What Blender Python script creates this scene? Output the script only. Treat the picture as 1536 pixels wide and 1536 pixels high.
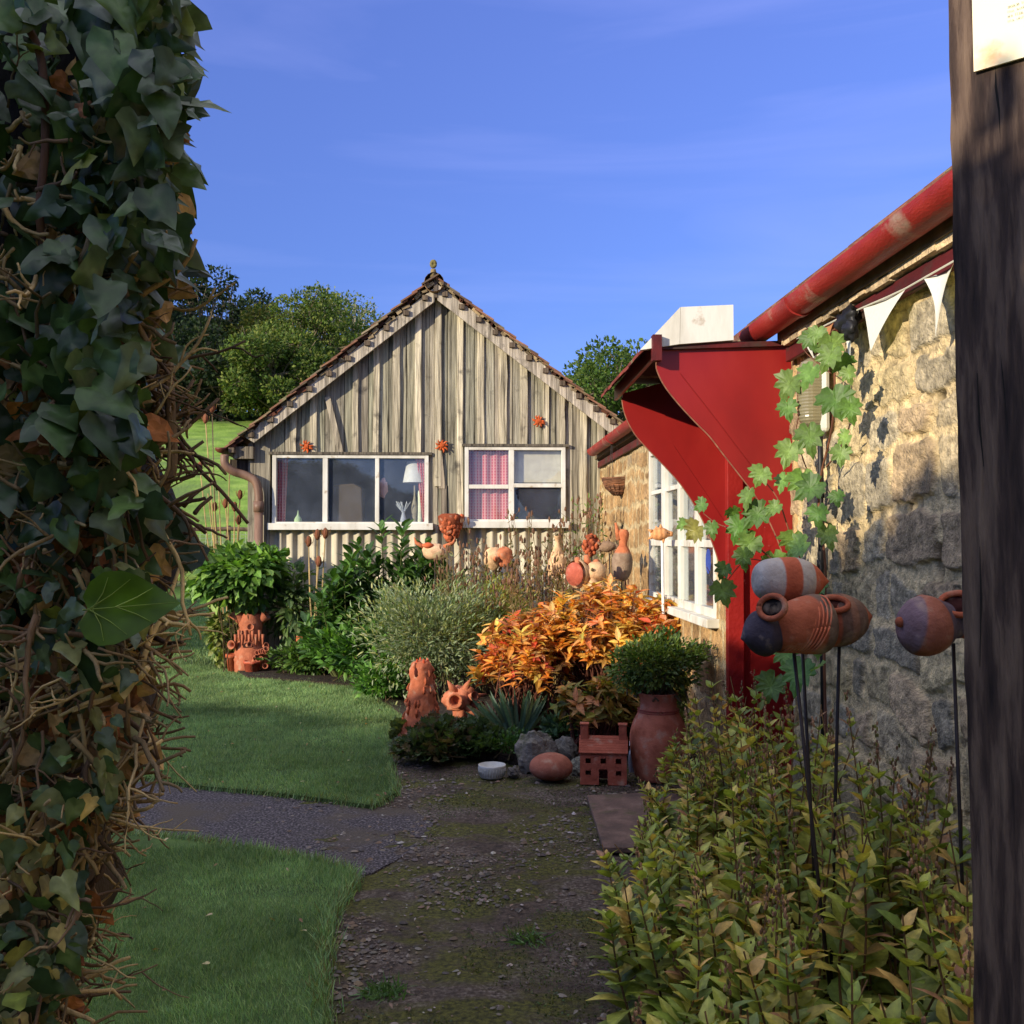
import bpy, math, random
import numpy as np
from mathutils import Matrix, Vector
for _o in list(bpy.data.objects): bpy.data.objects.remove(_o)
SC = bpy.context.scene
COL = SC.collection
R = math.radians
# ------------------------------------------------------------------ camera, sky, sun, exposure
EYE = np.array([0.0, 0.0, 1.6]); F = 1536.0; YAW = math.atan(63/1536); PITCH = math.atan(42/1536)
cam = bpy.data.cameras.new('camera'); cam.sensor_width = 36; cam.lens = 36.0
cam.clip_start = 0.05; cam.clip_end = 3000
camo = bpy.data.objects.new('camera', cam); COL.objects.link(camo)
camo.location = EYE; camo.rotation_euler = (R(90)+PITCH, 0, -YAW); SC.camera = camo
SUN = np.array([.79, .61, -.285]); SUN /= np.linalg.norm(SUN)
w = bpy.data.worlds.new('World'); SC.world = w; w.use_nodes = True
nt = w.node_tree; nt.nodes.clear()
sky = nt.nodes.new('ShaderNodeTexSky'); sky.sky_type = 'NISHITA'; sky.sun_disc = False
sky.sun_elevation = math.asin(-SUN[2]); sky.sun_rotation = math.atan2(-SUN[0], -SUN[1])
sky.altitude = 300; sky.air_density = 1.0; sky.dust_density = 0.25; sky.ozone_density = 3.0
bg = nt.nodes.new('ShaderNodeBackground'); bg.inputs['Strength'].default_value = 0.15
wo = nt.nodes.new('ShaderNodeOutputWorld')
tc = nt.nodes.new('ShaderNodeTexCoord'); mp = nt.nodes.new('ShaderNodeMapping')
mp.inputs['Rotation'].default_value = (0, R(20), R(8)); mp.inputs['Scale'].default_value = (1.2, 1.5, 9.0)
nz = nt.nodes.new('ShaderNodeTexNoise'); nz.inputs['Scale'].default_value = 1.6; nz.inputs['Detail'].default_value = 7
nz.inputs['Distortion'].default_value = .5
rp = nt.nodes.new('ShaderNodeValToRGB'); rp.color_ramp.elements[0].position = .52; rp.color_ramp.elements[1].position = .85
rp.color_ramp.elements[1].color = (.17, .17, .17, 1)
mx = nt.nodes.new('ShaderNodeMix'); mx.data_type = 'RGBA'
L = nt.links.new
L(tc.outputs['Generated'], mp.inputs['Vector']); L(mp.outputs[0], nz.inputs['Vector']); L(nz.outputs['Fac'], rp.inputs['Fac'])
L(rp.outputs['Color'], mx.inputs['Factor']); L(sky.outputs[0], mx.inputs['A']); mx.inputs['B'].default_value = (5.5, 5.9, 6.6, 1)
tn = nt.nodes.new('ShaderNodeMix'); tn.data_type = 'RGBA'; tn.blend_type = 'MULTIPLY'; tn.inputs['Factor'].default_value = 1; tn.inputs['B'].default_value = (.93, .84, 1.1, 1)
L(mx.outputs['Result'], tn.inputs['A'])
# low sky darkened; bright cloud added overhead, out of view, to lift the shade
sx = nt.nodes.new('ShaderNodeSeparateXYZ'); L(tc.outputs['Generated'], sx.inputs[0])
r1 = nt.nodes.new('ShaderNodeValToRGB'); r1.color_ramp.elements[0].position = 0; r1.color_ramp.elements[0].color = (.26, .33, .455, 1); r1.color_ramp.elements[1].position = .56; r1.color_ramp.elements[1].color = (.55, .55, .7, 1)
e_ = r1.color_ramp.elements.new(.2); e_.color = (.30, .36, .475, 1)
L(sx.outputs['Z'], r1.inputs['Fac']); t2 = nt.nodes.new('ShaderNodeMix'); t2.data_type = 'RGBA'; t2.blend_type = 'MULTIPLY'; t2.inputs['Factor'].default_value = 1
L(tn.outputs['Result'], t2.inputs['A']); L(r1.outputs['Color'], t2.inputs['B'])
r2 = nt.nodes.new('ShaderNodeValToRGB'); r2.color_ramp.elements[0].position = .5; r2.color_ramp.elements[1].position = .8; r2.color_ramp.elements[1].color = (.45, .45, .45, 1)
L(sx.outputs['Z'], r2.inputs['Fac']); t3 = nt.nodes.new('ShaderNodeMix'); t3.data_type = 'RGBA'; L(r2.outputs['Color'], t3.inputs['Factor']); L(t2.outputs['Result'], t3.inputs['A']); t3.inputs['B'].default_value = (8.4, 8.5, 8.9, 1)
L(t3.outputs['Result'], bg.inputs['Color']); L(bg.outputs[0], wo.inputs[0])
sl = bpy.data.lights.new('sun', 'SUN'); sl.energy = 2.75; sl.angle = R(.6); sl.color = (1.0, .87, .67)
so = bpy.data.objects.new('sun', sl); COL.objects.link(so)
so.rotation_euler = Vector(-SUN).to_track_quat('Z', 'Y').to_euler()
SC.view_settings.view_transform = 'Standard'; SC.view_settings.look = 'None'
SC.view_settings.exposure = 1.3; SC.view_settings.gamma = 1
SC.cycles.max_bounces = 6; SC.cycles.transparent_max_bounces = 8
# ------------------------------------------------------------------ pixel rays -> places in the world
_cy, _sy, _cp, _sp = math.cos(YAW), math.sin(YAW), math.cos(PITCH), math.sin(PITCH)
def ray(px, py):
    a, b = (px-768)/F, (768-py)/F
    y, z = _cp - b*_sp, _sp + b*_cp
    return np.array([a*_cy + y*_sy, -a*_sy + y*_cy, z])
def AY(px, py, Y): r = ray(px, py); return EYE + r*(Y/r[1])
def AX(px, py, X): r = ray(px, py); return EYE + r*(X/r[0])
def G(px, py, z=0.0): r = ray(px, py); return EYE + r*((z-1.6)/r[2])
# ------------------------------------------------------------------ numpy noise
def _h(ix, iy, iz, s):
    n = (ix*374761393 + iy*668265263 + iz*2147483647 % 1000003*7 + iz*1274126177 + s*974634777) & 0xffffffff
    n = ((n ^ (n >> 13))*1274126177) & 0xffffffff
    return ((n ^ (n >> 16)) & 0xffffff)/float(0xffffff)
def vn(p, f=1.0, s=0):
    p = np.asarray(p, float)*f; i = np.floor(p).astype(np.int64); t = p-i; t = t*t*(3-2*t); o = 0
    for a in (0, 1):
        for b in (0, 1):
            for c in (0, 1):
                wt = (t[:, 0] if a else 1-t[:, 0])*(t[:, 1] if b else 1-t[:, 1])*(t[:, 2] if c else 1-t[:, 2])
                o = o + wt*_h(i[:, 0]+a, i[:, 1]+b, i[:, 2]+c, s)
    return o-.5
def fbm(p, f=1.0, s=0, n=4):
    o = 0; a = 1.
    for k in range(n): o = o+a*vn(p, f, s+k); f *= 2.03; a *= .5
    return o
def lin(r, g=None, b=None):
    if g is None: r, g, b = r
    c = np.array([r, g, b], float)/255
    return np.where(c <= .04045, c/12.92, ((c+.055)/1.055)**2.4)
# ------------------------------------------------------------------ mesh builder
WL = {}
class MB:
    def __init__(s): s.v = []; s.c = []; s.q = []; s.t = []; s.n = 0
    def add(s, v, faces, col=(1, 1, 1)):
        v = np.asarray(v, float).reshape(-1, 3); s.v.append(v)
        c = np.asarray(col, float)
        s.c.append(np.broadcast_to(c, v.shape) if c.ndim == 1 else c)
        if isinstance(faces, np.ndarray):
            (s.q if faces.shape[1] == 4 else s.t).append(faces+s.n)
        else:
            for f in faces:
                if len(f) == 4: s.q.append(np.array([f])+s.n)
                elif len(f) == 3: s.t.append(np.array([f])+s.n)
                else:
                    for k in range(1, len(f)-1): s.t.append(np.array([[f[0], f[k], f[k+1]]])+s.n)
        s.n += len(v); return s
    def build(s, name, mat, parent=None, label=None, cat=None, group=None, kind=None, smooth=False, origin=None, bevel=0):
        v = np.concatenate(s.v); c = np.concatenate(s.c)
        q = np.concatenate(s.q).astype(np.int32) if s.q else np.zeros((0, 4), np.int32)
        t = np.concatenate(s.t).astype(np.int32) if s.t else np.zeros((0, 3), np.int32)
        if parent is not None: loc = WL[parent.name]
        elif origin is not None: loc = np.array(origin, float)
        elif kind: loc = np.zeros(3)
        else: loc = np.array([(v[:, 0].min()+v[:, 0].max())/2, (v[:, 1].min()+v[:, 1].max())/2, v[:, 2].min()])
        v = v-loc
        me = bpy.data.meshes.new(name)
        me.vertices.add(len(v)); me.vertices.foreach_set('co', v.astype(np.float32).ravel())
        nl = q.size+t.size; me.loops.add(nl); me.loops.foreach_set('vertex_index', np.concatenate([q.ravel(), t.ravel()]))
        me.polygons.add(len(q)+len(t))
        st = np.concatenate([np.arange(len(q))*4, q.size+np.arange(len(t))*3]).astype(np.int32)
        me.polygons.foreach_set('loop_start', st)
        me.polygons.foreach_set('use_smooth', np.full(len(st), bool(smooth)))
        me.update(calc_edges=True); me.validate()
        a = me.color_attributes.new('col', 'FLOAT_COLOR', 'POINT')
        cc = np.ones((len(v), 4), np.float32); cc[:, :3] = c; a.data.foreach_set('color', cc.ravel())
        o = bpy.data.objects.new(name, me); COL.objects.link(o)
        me.materials.append(mat)
        if parent is not None: o.parent = parent
        else: o.location = loc
        WL[o.name] = loc
        tag(o, label, cat, group, kind)
        if bevel:
            m = o.modifiers.new('bevel', 'BEVEL'); m.width = bevel; m.segments = 2; m.limit_method = 'ANGLE'
        return o
def tag(o, label=None, cat=None, group=None, kind=None):
    for k, x in (('label', label), ('category', cat), ('group', group), ('kind', kind)):
        if x: o[k] = x
def thing(name, label, cat, loc, group=None):
    o = bpy.data.objects.new(name, None); COL.objects.link(o); o.location = [float(x) for x in loc]; o.empty_display_size = .1
    WL[o.name] = np.array(loc, float); tag(o, label, cat, group); return o
QB = np.array([[0, 3, 2, 1], [4, 5, 6, 7], [0, 1, 5, 4], [1, 2, 6, 5], [2, 3, 7, 6], [3, 0, 4, 7]])
def box(mb, c, s, rot=None, col=(1, 1, 1)):
    x, y, z = np.array(s)/2.
    v = np.array([[-x, -y, -z], [x, -y, -z], [x, y, -z], [-x, y, -z], [-x, -y, z], [x, -y, z], [x, y, z], [-x, y, z]])
    if rot is not None: v = v@np.array(Matrix.Rotation(rot[1], 3, rot[0]) if isinstance(rot, tuple) else rot).T
    mb.add(v+np.array(c), QB, col)
def bb(mb, x0, x1, y0, y1, z0, z1, col=(1, 1, 1)): box(mb, ((x0+x1)/2, (y0+y1)/2, (z0+z1)/2), (abs(x1-x0), abs(y1-y0), abs(z1-z0)), None, col)
def prism(mb, pts, d, col=(1, 1, 1)):
    """flat polygon (3-D points, in order) given thickness vector d"""
    p = np.array(pts, float); n = len(p); v = np.vstack([p, p+np.array(d)])
    # triangulate by ear clipping through mathutils
    from mathutils.geometry import tessellate_polygon
    tr = np.array(tessellate_polygon([[Vector(x) for x in p]]))
    nrm = np.zeros(3)
    for k in range(n): nrm += np.cross(p[k], p[(k+1) % n])
    flip = np.dot(nrm, d) < 0
    def ori(t, want):
        a = np.cross(p[t[1]]-p[t[0]], p[t[2]]-p[t[0]]); return t if (np.dot(a, d) > 0) == want else t[::-1]
    F1 = np.array([ori(t, False) for t in tr]); F2 = np.array([ori(t, True) for t in tr])+n
    mb.add(v, np.vstack([F1, F2]), col)
    sd = [[k, (k+1) % n, n+(k+1) % n, n+k] if not flip else [k, n+k, n+(k+1) % n, (k+1) % n] for k in range(n)]
    mb.q.append(np.array(sd)+mb.n-2*n)
def tube(mb, pts, rad, sides=8, col=(1, 1, 1), cap=True, jit=0, rng=None):
    p = np.array(pts, float); n = len(p); rad = np.broadcast_to(rad, (n,)) if np.ndim(rad) < 1 else np.array(rad, float)
    T = np.gradient(p, axis=0); T /= np.linalg.norm(T, axis=1)[:, None]+1e-9
    ref = np.array([0, 0, 1.]) if abs(T[0, 2]) < .8 else np.array([0, 1., 0])
    u = np.cross(T[0], ref); u /= np.linalg.norm(u); V = []
    th = np.arange(sides)/sides*2*math.pi
    for k in range(n):
        u = u-T[k]*np.dot(u, T[k]); u /= np.linalg.norm(u)+1e-9; b = np.cross(T[k], u)
        rr = rad[k]*(1+(rng.uniform(-jit, jit, sides) if jit else 0))
        V.append(p[k]+(np.cos(th)*rr)[:, None]*u+(np.sin(th)*rr)[:, None]*b)
    k = np.arange(n-1)[:, None]*sides; j = np.arange(sides)[None]; j2 = (j+1) % sides
    q = np.stack([k+j, k+j2, k+j2+sides, k+j+sides], -1).reshape(-1, 4)
    mb.add(np.vstack(V), q, col)
    if cap:
        b0 = mb.n-n*sides
        for base, c, fl in ((b0, p[0], True), (b0+(n-1)*sides, p[-1], False)):
            mb.v.append(c[None]); mb.c.append(np.broadcast_to(np.array(col, float) if np.ndim(col) == 1 else np.array(col)[-1], (1, 3))); ci = mb.n; mb.n += 1
            idx = base+np.arange(sides); nx = base+(np.arange(sides)+1) % sides
            mb.t.append(np.stack([np.full(sides, ci), nx if fl else idx, idx if fl else nx], -1))
def lathe(mb, prof, a, ax=(0, 0, 1), segs=28, col=(1, 1, 1), colf=None, arc=2*math.pi, disp=None):
    """prof: (t, r) pairs along unit axis ax from a; colf(t)->colour"""
    ax = np.array(ax, float); ax /= np.linalg.norm(ax); ref = np.array([0, 0, 1.]) if abs(ax[2]) < .8 else np.array([1., 0, 0])
    u = np.cross(ax, ref); u /= np.linalg.norm(u); b = np.cross(ax, u); th = np.arange(segs)/segs*arc
    V = []; C = []
    for t, r in prof:
        V.append(np.array(a)+ax*t+r*(np.cos(th)[:, None]*u+np.sin(th)[:, None]*b)); C.append(np.tile(colf(t) if colf else np.array(col), (segs, 1)))
    V = np.vstack(V)
    if disp is not None: V = disp(V)
    n = len(prof); k = np.arange(n-1)[:, None]*segs; j = np.arange(segs)[None]; j2 = (j+1) % segs
    q = np.stack([k+j, k+j2, k+j2+segs, k+j+segs], -1).reshape(-1, 4)
    mb.add(V, q, np.vstack(C))
def smoothprof(pts, n=6):
    """Catmull-Rom through (t,r) points"""
    p = np.array(pts, float); q = np.vstack([2*p[0]-p[1], p, 2*p[-1]-p[-2]]); o = []
    for i in range(1, len(q)-2):
        for k in range(n):
            t = k/n; o.append(.5*((2*q[i])+(q[i+1]-q[i-1])*t+(2*q[i-1]-5*q[i]+4*q[i+1]-q[i+2])*t*t+(-q[i-1]+3*q[i]-3*q[i+1]+q[i+2])*t**3))
    o.append(p[-1]); o = np.array(o)
    if p.shape[1] == 2: o[:, 1] = np.maximum(o[:, 1], 0)
    return o
def blob(mb, c, r, seed=0, amp=.2, f=2., col=(1, 1, 1), nu=20, nv=14, flat=0):
    th = np.linspace(0, math.pi, nv); ph = np.arange(nu)/nu*2*math.pi
    d = np.stack([np.sin(th)[:, None]*np.cos(ph), np.sin(th)[:, None]*np.sin(ph), np.cos(th)[:, None]*np.ones(nu)], -1).reshape(-1, 3)
    k = 1+amp*fbm(d+seed*7.1, f, seed, 3)*2
    v = d*k[:, None]*np.array(r); 
    if flat: v[:, 2] = np.maximum(v[:, 2], -flat)
    a = np.arange(nv-1)[:, None]*nu; j = np.arange(nu)[None]; j2 = (j+1) % nu
    mb.add(v+np.array(c), np.stack([a+j, a+nu+j, a+nu+j2, a+j2], -1).reshape(-1, 4), col)
# ------------------------------------------------------------------ leaf templates and clouds
def T_(ys, ws, fold=.1, droop=.2, wave=0):
    ys = np.array(ys); ws = np.array(ws); v = []; rows = []
    for y, wd in zip(ys, ws):
        z = -droop*y*y
        if wd <= 0: rows.append([len(v)]); v.append((0, y, z))
        else:
            rows.append([len(v), len(v)+1, len(v)+2]); v += [(-wd, y, z+fold*wd*4*.5), (0, y, z), (wd, y, z+fold*wd*4*.5)]
    f = []
    for a, b in zip(rows[:-1], rows[1:]):
        if len(a) == 1 and len(b) == 3: f += [(a[0], b[1], b[0]), (a[0], b[2], b[1])]
        elif len(a) == 3 and len(b) == 3: f += [(a[0], a[1], b[1]), (a[0], b[1], b[0]), (a[1], a[2], b[2]), (a[1], b[2], b[1])]
        elif len(a) == 3: f += [(a[0], a[1], b[0]), (a[1], a[2], b[0])]
    v = np.array(v, float); return v, np.array(f), np.where(np.abs(v[:, 0]) < 1e-6, 1.22, .9)
OVATE = T_([0, .15, .4, .7, 1], [0, .17, .25, .16, 0], .12, .25)
BROAD = T_([0, .12, .35, .65, 1], [0, .28, .37, .25, 0], .1, .2)
LANCE = T_([0, .25, .6, 1], [0, .12, .12, 0], .15, .3)
LAUREL = T_([0, .2, .55, .85, 1], [0, .12, .18, .11, 0], .1, .25)
BLADE = T_([0, .5, 1], [.5, .38, 0], 0, .35)
SMALL = (np.array([(0, 0, 0), (-.3, .5, .08), (.3, .5, .08), (0, 1, -.1)]), np.array([(0, 2, 1), (1, 2, 3)]))
def fan(out, cy=.4, cup=.12, droop=.15, waves=.05):
    o = [(x, y) for x, y in out]+[(-x, y) for x, y in out[::-1] if abs(x) > 1e-6]
    n = len(o); inner = [(x*.5, cy+(y-cy)*.5) for x, y in o]
    v = [(0, cy, -.04)]+[(x, y, cup*.3*(abs(x))) for x, y in inner]+[(x, y, cup*abs(x)-droop*y*y+waves*math.sin(9*x+7*y)) for x, y in o]
    f = []
    for k in range(n):
        k2 = (k+1) % n
        f += [(0, 1+k, 1+k2), (1+k, 1+n+k, 1+n+k2), (1+k, 1+n+k2, 1+k2)]
    m_ = np.array([1.45]+[1.12]*n+[.88]*n); m_[1+n:][np.array([abs(x) < 1e-6 for x, y in o])] = 1.3; m_[1+n:][::2] *= 1.12
    return np.array(v, float), np.array(f), m_
IVY = fan([(0, .02), (.1, -.07), (.2, -.09), (.34, -.02), (.46, .18), (.36, .28), (.28, .36), (.23, .5), (.14, .75), (0, 1.0)], cup=.08)
IVY2 = fan([(0, .05), (.2, -.02), (.36, .12), (.38, .32), (.28, .55), (.14, .8), (0, 1.0)], cup=.07, waves=.08)
VINE = fan([(0, .1), (.1, -.08), (.25, -.05), (.33, .06), (.5, .1), (.47, .22), (.6, .36), (.48, .42), (.36, .4), (.42, .55), (.44, .72), (.3, .68), (.2, .66), (.17, .84), (.08, .9), (0, 1.05)], cup=.2, waves=.04)
GER = fan([(0, .05), (.2, -.1), (.42, .02), (.36, .16), (.55, .32), (.4, .38), (.45, .62), (.26, .58), (.22, .82), (.1, .7), (0, .95)], cup=.3)
def nrmz(a): return a/(np.linalg.norm(a, axis=-1, keepdims=True)+1e-9)
def leaves(mb, tm, P, D, N, size, col, wid=1.0):
    tv, tf = tm[:2]; tm_ = tm[2] if len(tm) > 2 else np.ones(len(tv)); P = np.asarray(P); D = nrmz(np.asarray(D)); X = nrmz(np.cross(D, N)); N2 = np.cross(X, D)
    n = len(P); size = np.broadcast_to(size, (n,)); wid = np.broadcast_to(wid, (n,))
    V = P[:, None]+size[:, None, None]*(tv[None, :, 0:1]*X[:, None]*wid[:, None, None]+tv[None, :, 1:2]*D[:, None]+tv[None, :, 2:3]*N2[:, None])
    Fc = (tf[None]+(np.arange(n)*len(tv))[:, None, None]).reshape(-1, 3)
    C = (np.asarray(col)[:, None]*tm_[None, :, None]).reshape(-1, 3)
    mb.add(V.reshape(-1, 3), Fc, C)
def pal(rng, n, cols, wts=None, jit=.18):
    c = np.array([lin(*x) for x in cols]); wts = None if wts is None else np.array(wts, float)/sum(wts)
    o = c[rng.choice(len(c), n, p=wts)]; return np.clip(o*(1+rng.uniform(-jit, jit, (n, 1)))*(1+rng.uniform(-.06, .06, (n, 3))), 0, 1)
def dirs(rng, n): return nrmz(rng.normal(size=(n, 3)))
# ------------------------------------------------------------------ materials
def newmat(name):
    m = bpy.data.materials.new(name); m.use_nodes = True; t = m.node_tree; t.nodes.clear()
    out = t.nodes.new('ShaderNodeOutputMaterial'); b = t.nodes.new('ShaderNodeBsdfPrincipled'); t.links.new(b.outputs[0], out.inputs[0]); return m, t, b, out
def rampnode(t, fac, stops):
    r = t.nodes.new('ShaderNodeValToRGB'); e = r.color_ramp.elements
    while len(e) > 1: e.remove(e[-1])
    for k, (p, c) in enumerate(stops):
        q = e[0] if k == 0 else e.new(p); q.position = p; q.color = (*[float(x) for x in c], 1)
    t.links.new(fac, r.inputs['Fac']); return r.outputs['Color']
def noise(t, vec, scale, detail=6, dist=0, rough=.55):
    n = t.nodes.new('ShaderNodeTexNoise'); n.inputs['Scale'].default_value = scale; n.inputs['Detail'].default_value = detail
    n.inputs['Distortion'].default_value = dist; n.inputs['Roughness'].default_value = rough
    if vec is not None: t.links.new(vec, n.inputs['Vector'])
    return n.outputs['Fac']
def objvec(t, stretch=(1, 1, 1)):
    c = t.nodes.new('ShaderNodeTexCoord'); m = t.nodes.new('ShaderNodeMapping'); m.inputs['Scale'].default_value = stretch
    t.links.new(c.outputs['Object'], m.inputs['Vector']); return m.outputs[0]
def mul(t, a, b, typ='MULTIPLY', fac=1.):
    m = t.nodes.new('ShaderNodeMix'); m.data_type = 'RGBA'; m.blend_type = typ
    if isinstance(fac, float): m.inputs['Factor'].default_value = fac
    else: t.links.new(fac, m.inputs['Factor'])
    for s, x in (('A', a), ('B', b)):
        if isinstance(x, (tuple, list, np.ndarray)): m.inputs[s].default_value = (*[float(y) for y in x], 1)
        else: t.links.new(x, m.inputs[s])
    return m.outputs['Result']
def attr(t): a = t.nodes.new('ShaderNodeAttribute'); a.attribute_name = 'col'; return a.outputs['Color']
def bump(t, b, h, strength=.4, dist=.01):
    n = t.nodes.new('ShaderNodeBump'); n.inputs['Strength'].default_value = strength; n.inputs['Distance'].default_value = dist
    t.links.new(h, n.inputs['Height']); t.links.new(n.outputs[0], b.inputs['Normal'])
def mk(name, stops, scale=8, stretch=(1, 1, 1), rough=.8, bmp=.4, bscale=40, bdist=.01, usecol=False, spec=.3, patch=None, pscale=2, pthr=(.5, .65), dist=0, metal=0, detail=8):
    """stops: colour ramp over noise (multiplied by the mesh's own col when usecol); patch: second colour in noise patches"""
    m, t, b, o = newmat(name); v = objvec(t, stretch)
    n = noise(t, v, scale, detail, dist); c = rampnode(t, n, stops)
    if usecol: c = mul(t, c, attr(t))
    if patch is not None:
        pm = rampnode(t, noise(t, objvec(t), pscale, 6), [(pthr[0], (0, 0, 0)), (pthr[1], (1, 1, 1))]); c = mul(t, c, patch, 'MIX', pm)
    t.links.new(c, b.inputs['Base Color']); b.inputs['Roughness'].default_value = rough
    b.inputs['Specular IOR Level'].default_value = spec; b.inputs['Metallic'].default_value = metal
    if bmp: bump(t, b, noise(t, v, bscale, 6), bmp, bdist)
    return m
def leafmat(name, rough=.5, trans=.35, spec=.4, vein=.25, scale=60):
    m, t, b, o = newmat(name); c = attr(t)
    v = objvec(t); c2 = mul(t, rampnode(t, noise(t, v, scale, 3), [(.3, (1-vein,)*3), (.7, (1+vein,)*3)]), c)
    t.links.new(c2, b.inputs['Base Color']); b.inputs['Roughness'].default_value = rough; b.inputs['Specular IOR Level'].default_value = spec
    tr = t.nodes.new('ShaderNodeBsdfTranslucent'); t.links.new(mul(t, c2, (1.3, 1.35, .6)), tr.inputs['Color'])
    ms = t.nodes.new('ShaderNodeMixShader'); ms.inputs[0].default_value = trans
    t.links.new(b.outputs[0], ms.inputs[1]); t.links.new(tr.outputs[0], ms.inputs[2]); t.links.new(ms.outputs[0], o.inputs[0]); return m
LEAF = leafmat('leaf'); LEAFG = leafmat('glossy_leaf', .38, .22, .32, .35, 45); FARLEAF = leafmat('far_leaf', .7, .3, .15, .3, 2)
GRASS = leafmat('grass', .6, .35, .2, .15, 8)
BARK = mk('bark', [(.3, (.55,)*3), (.7, (1.2,)*3)], 12, (1, 1, .3), .85, .7, 30, .02, usecol=True)
WOOD = mk('weathered_wood', [(.3, (.2, .19, .17)), (.4, (.62, .6, .55)), (.52, (1.0, .98, .92)), (.68, (1.5, 1.46, 1.34))], 30, (1, 1, .05), .86, 1., 60, .014, usecol=True, patch=lin(62, 58, 52), pscale=5, pthr=(.6, .75))
STONE = mk('rubble_stone', [(.25, (.42, .41, .4)), (.5, (.95, .94, .9)), (.75, (1.4, 1.35, 1.22))], 30, (1, 1, 1), .93, 1., 85, .016, usecol=True, patch=lin(96, 88, 72), pscale=6, pthr=(.62, .8))
TERRA = mk('terracotta', [(.3, (.68, .62, .6)), (.55, (1, 1, 1)), (.8, (1.15, 1.14, 1.12))], 14, (1, 1, 1), .88, .6, 70, .008, usecol=True, spec=.2, patch=lin(168, 146, 122), pscale=13, pthr=(.56, .8))
REDP = mk('red_paint', [(.3, lin(120, 22, 22)), (.55, lin(136, 28, 26)), (.8, lin(146, 38, 32))], 3, (1, 1, .5), .38, .15, 30, .004, spec=.45, patch=lin(112, 26, 22), pscale=1.6, pthr=(.62, .8))
REDG = mk('worn_red_gutter_paint', [(.3, lin(120, 24, 20)), (.55, lin(146, 38, 30)), (.75, lin(158, 62, 50))], 9, (1, .35, 1), .5, .5, 130, .006, patch=lin(150, 138, 118), pscale=2.4, pthr=(.6, .7), spec=.4)
WHITEP = mk('white_paint', [(.3, lin(176, 172, 156)), (.6, lin(212, 210, 198))], 6, (1, 1, .3), .55, .3, 50, .004, patch=lin(150, 128, 98), pscale=9, pthr=(.62, .74))
BROWNP = mk('brown_pipe_paint', [(.3, lin(92, 66, 52)), (.7, lin(136, 108, 88))], 7, (1, 1, .3), .5, .3, 60, .004, usecol=True)
METAL = mk('dark_rod_metal', [(.3, lin(30, 26, 26)), (.7, lin(62, 50, 46))], 30, (1, 1, .1), .6, .3, 80, .002)
BLACK = mk('black_plastic', [(.3, lin(20, 20, 22)), (.7, lin(40, 40, 42))], 10, (1, 1, 1), .5, .1)
FLAT = mk('plain_tinted', [(.3, (.85,)*3), (.7, (1.1,)*3)], 10, (1, 1, 1), .7, .2, 80, .003, usecol=True)
# ================================================================== GROUND
TY = np.array([-400, 27, 34, 50, 75, 100, 140, 2500]); TZ = np.array([-.06, -.06, .9, 4.2, 9.8, 14., 16, 16])
def terr(y): return np.interp(y, TY, TZ)
def grid(xs, ys, zf, flip=False):
    X, Y = np.meshgrid(xs, ys); v = np.stack([X.ravel(), Y.ravel(), zf(X.ravel(), Y.ravel())], -1)
    nx = len(xs); a = (np.arange(len(ys)-1)[:, None]*nx+np.arange(nx-1)[None]).ravel()
    return v, np.stack([a, a+1, a+1+nx, a+nx], -1)
mb = MB()
xs = np.concatenate([[-900, -300, -150], np.linspace(-90, 60, 76), [120, 300, 900]]); ys = np.concatenate([[-300, -60, -20], np.linspace(-8, 27, 36), np.linspace(28, 140, 90), [300, 900, 2400]])
v, q = grid(xs, ys, lambda x, y: terr(y)+np.where(y > 30, fbm(np.stack([x, y, 0*x], -1), .06, 3)*1.0*np.clip((y-30)/20, 0, 1), 0)); mb.add(v, q)
FIELD = mk('pasture', [(.25, lin(84, 108, 40)), (.5, lin(112, 140, 56)), (.75, lin(138, 158, 76))], .9, (1, 1, 1), .9, .8, 6, .1, detail=10, spec=.1, patch=lin(96, 116, 60), pscale=.35, pthr=(.45, .65))
mb.build('ground', FIELD, kind='structure', smooth=True)
# lawns and paths (pixel outlines dropped onto the ground)
def poly(pts): return np.array([G(*p)[:2] for p in pts])
def inside(P, pg):
    x, y = P[:, 0], P[:, 1]; r = np.zeros(len(P), bool); j = len(pg)-1
    for i in range(len(pg)):
        xi, yi = pg[i]; xj, yj = pg[j]
        r ^= ((yi > y) != (yj > y)) & (x < (xj-xi)*(y-yi)/(yj-yi+1e-12)+xi); j = i
    return r
near_l = np.vstack([poly([(180, 1258), (300, 1272), (400, 1290), (470, 1302), (525, 1318), (530, 1335), (500, 1372), (488, 1420), (482, 1480), (486, 1560), (480, 1700), (470, 2200)]), [[-.8, .2], [-9, .2], [-9, 5.2]]])
far_l = np.vstack([poly([(180, 1168), (300, 1187), (400, 1196), (480, 1206), (560, 1217), (596, 1196), (588, 1165), (580, 1130), (600, 1085), (596, 1066), (575, 1045), (540, 1022), (470, 1012), (400, 1006), (330, 1002)]), [[-3.2, 12.9], [-3.2, 27], [-16, 27], [-16, 7.3]]])
LAWNM = mk('lawn_soil', [(.3, lin(50, 64, 34)), (.7, lin(80, 100, 52))], 5, (1, 1, 1), .95, .6, 80, .01, spec=.1)
def slab(pg, z, name, mat, h=.05, flip=False):
    mb = MB(); pts = [(x, y, z-h) for x, y in pg]; prism(mb, pts, (0, 0, h)); return mb.build(name, mat, kind='structure')
slab(near_l, .035, 'lawn', LAWNM); slab(far_l, .035, 'lawn', LAWNM)
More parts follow.
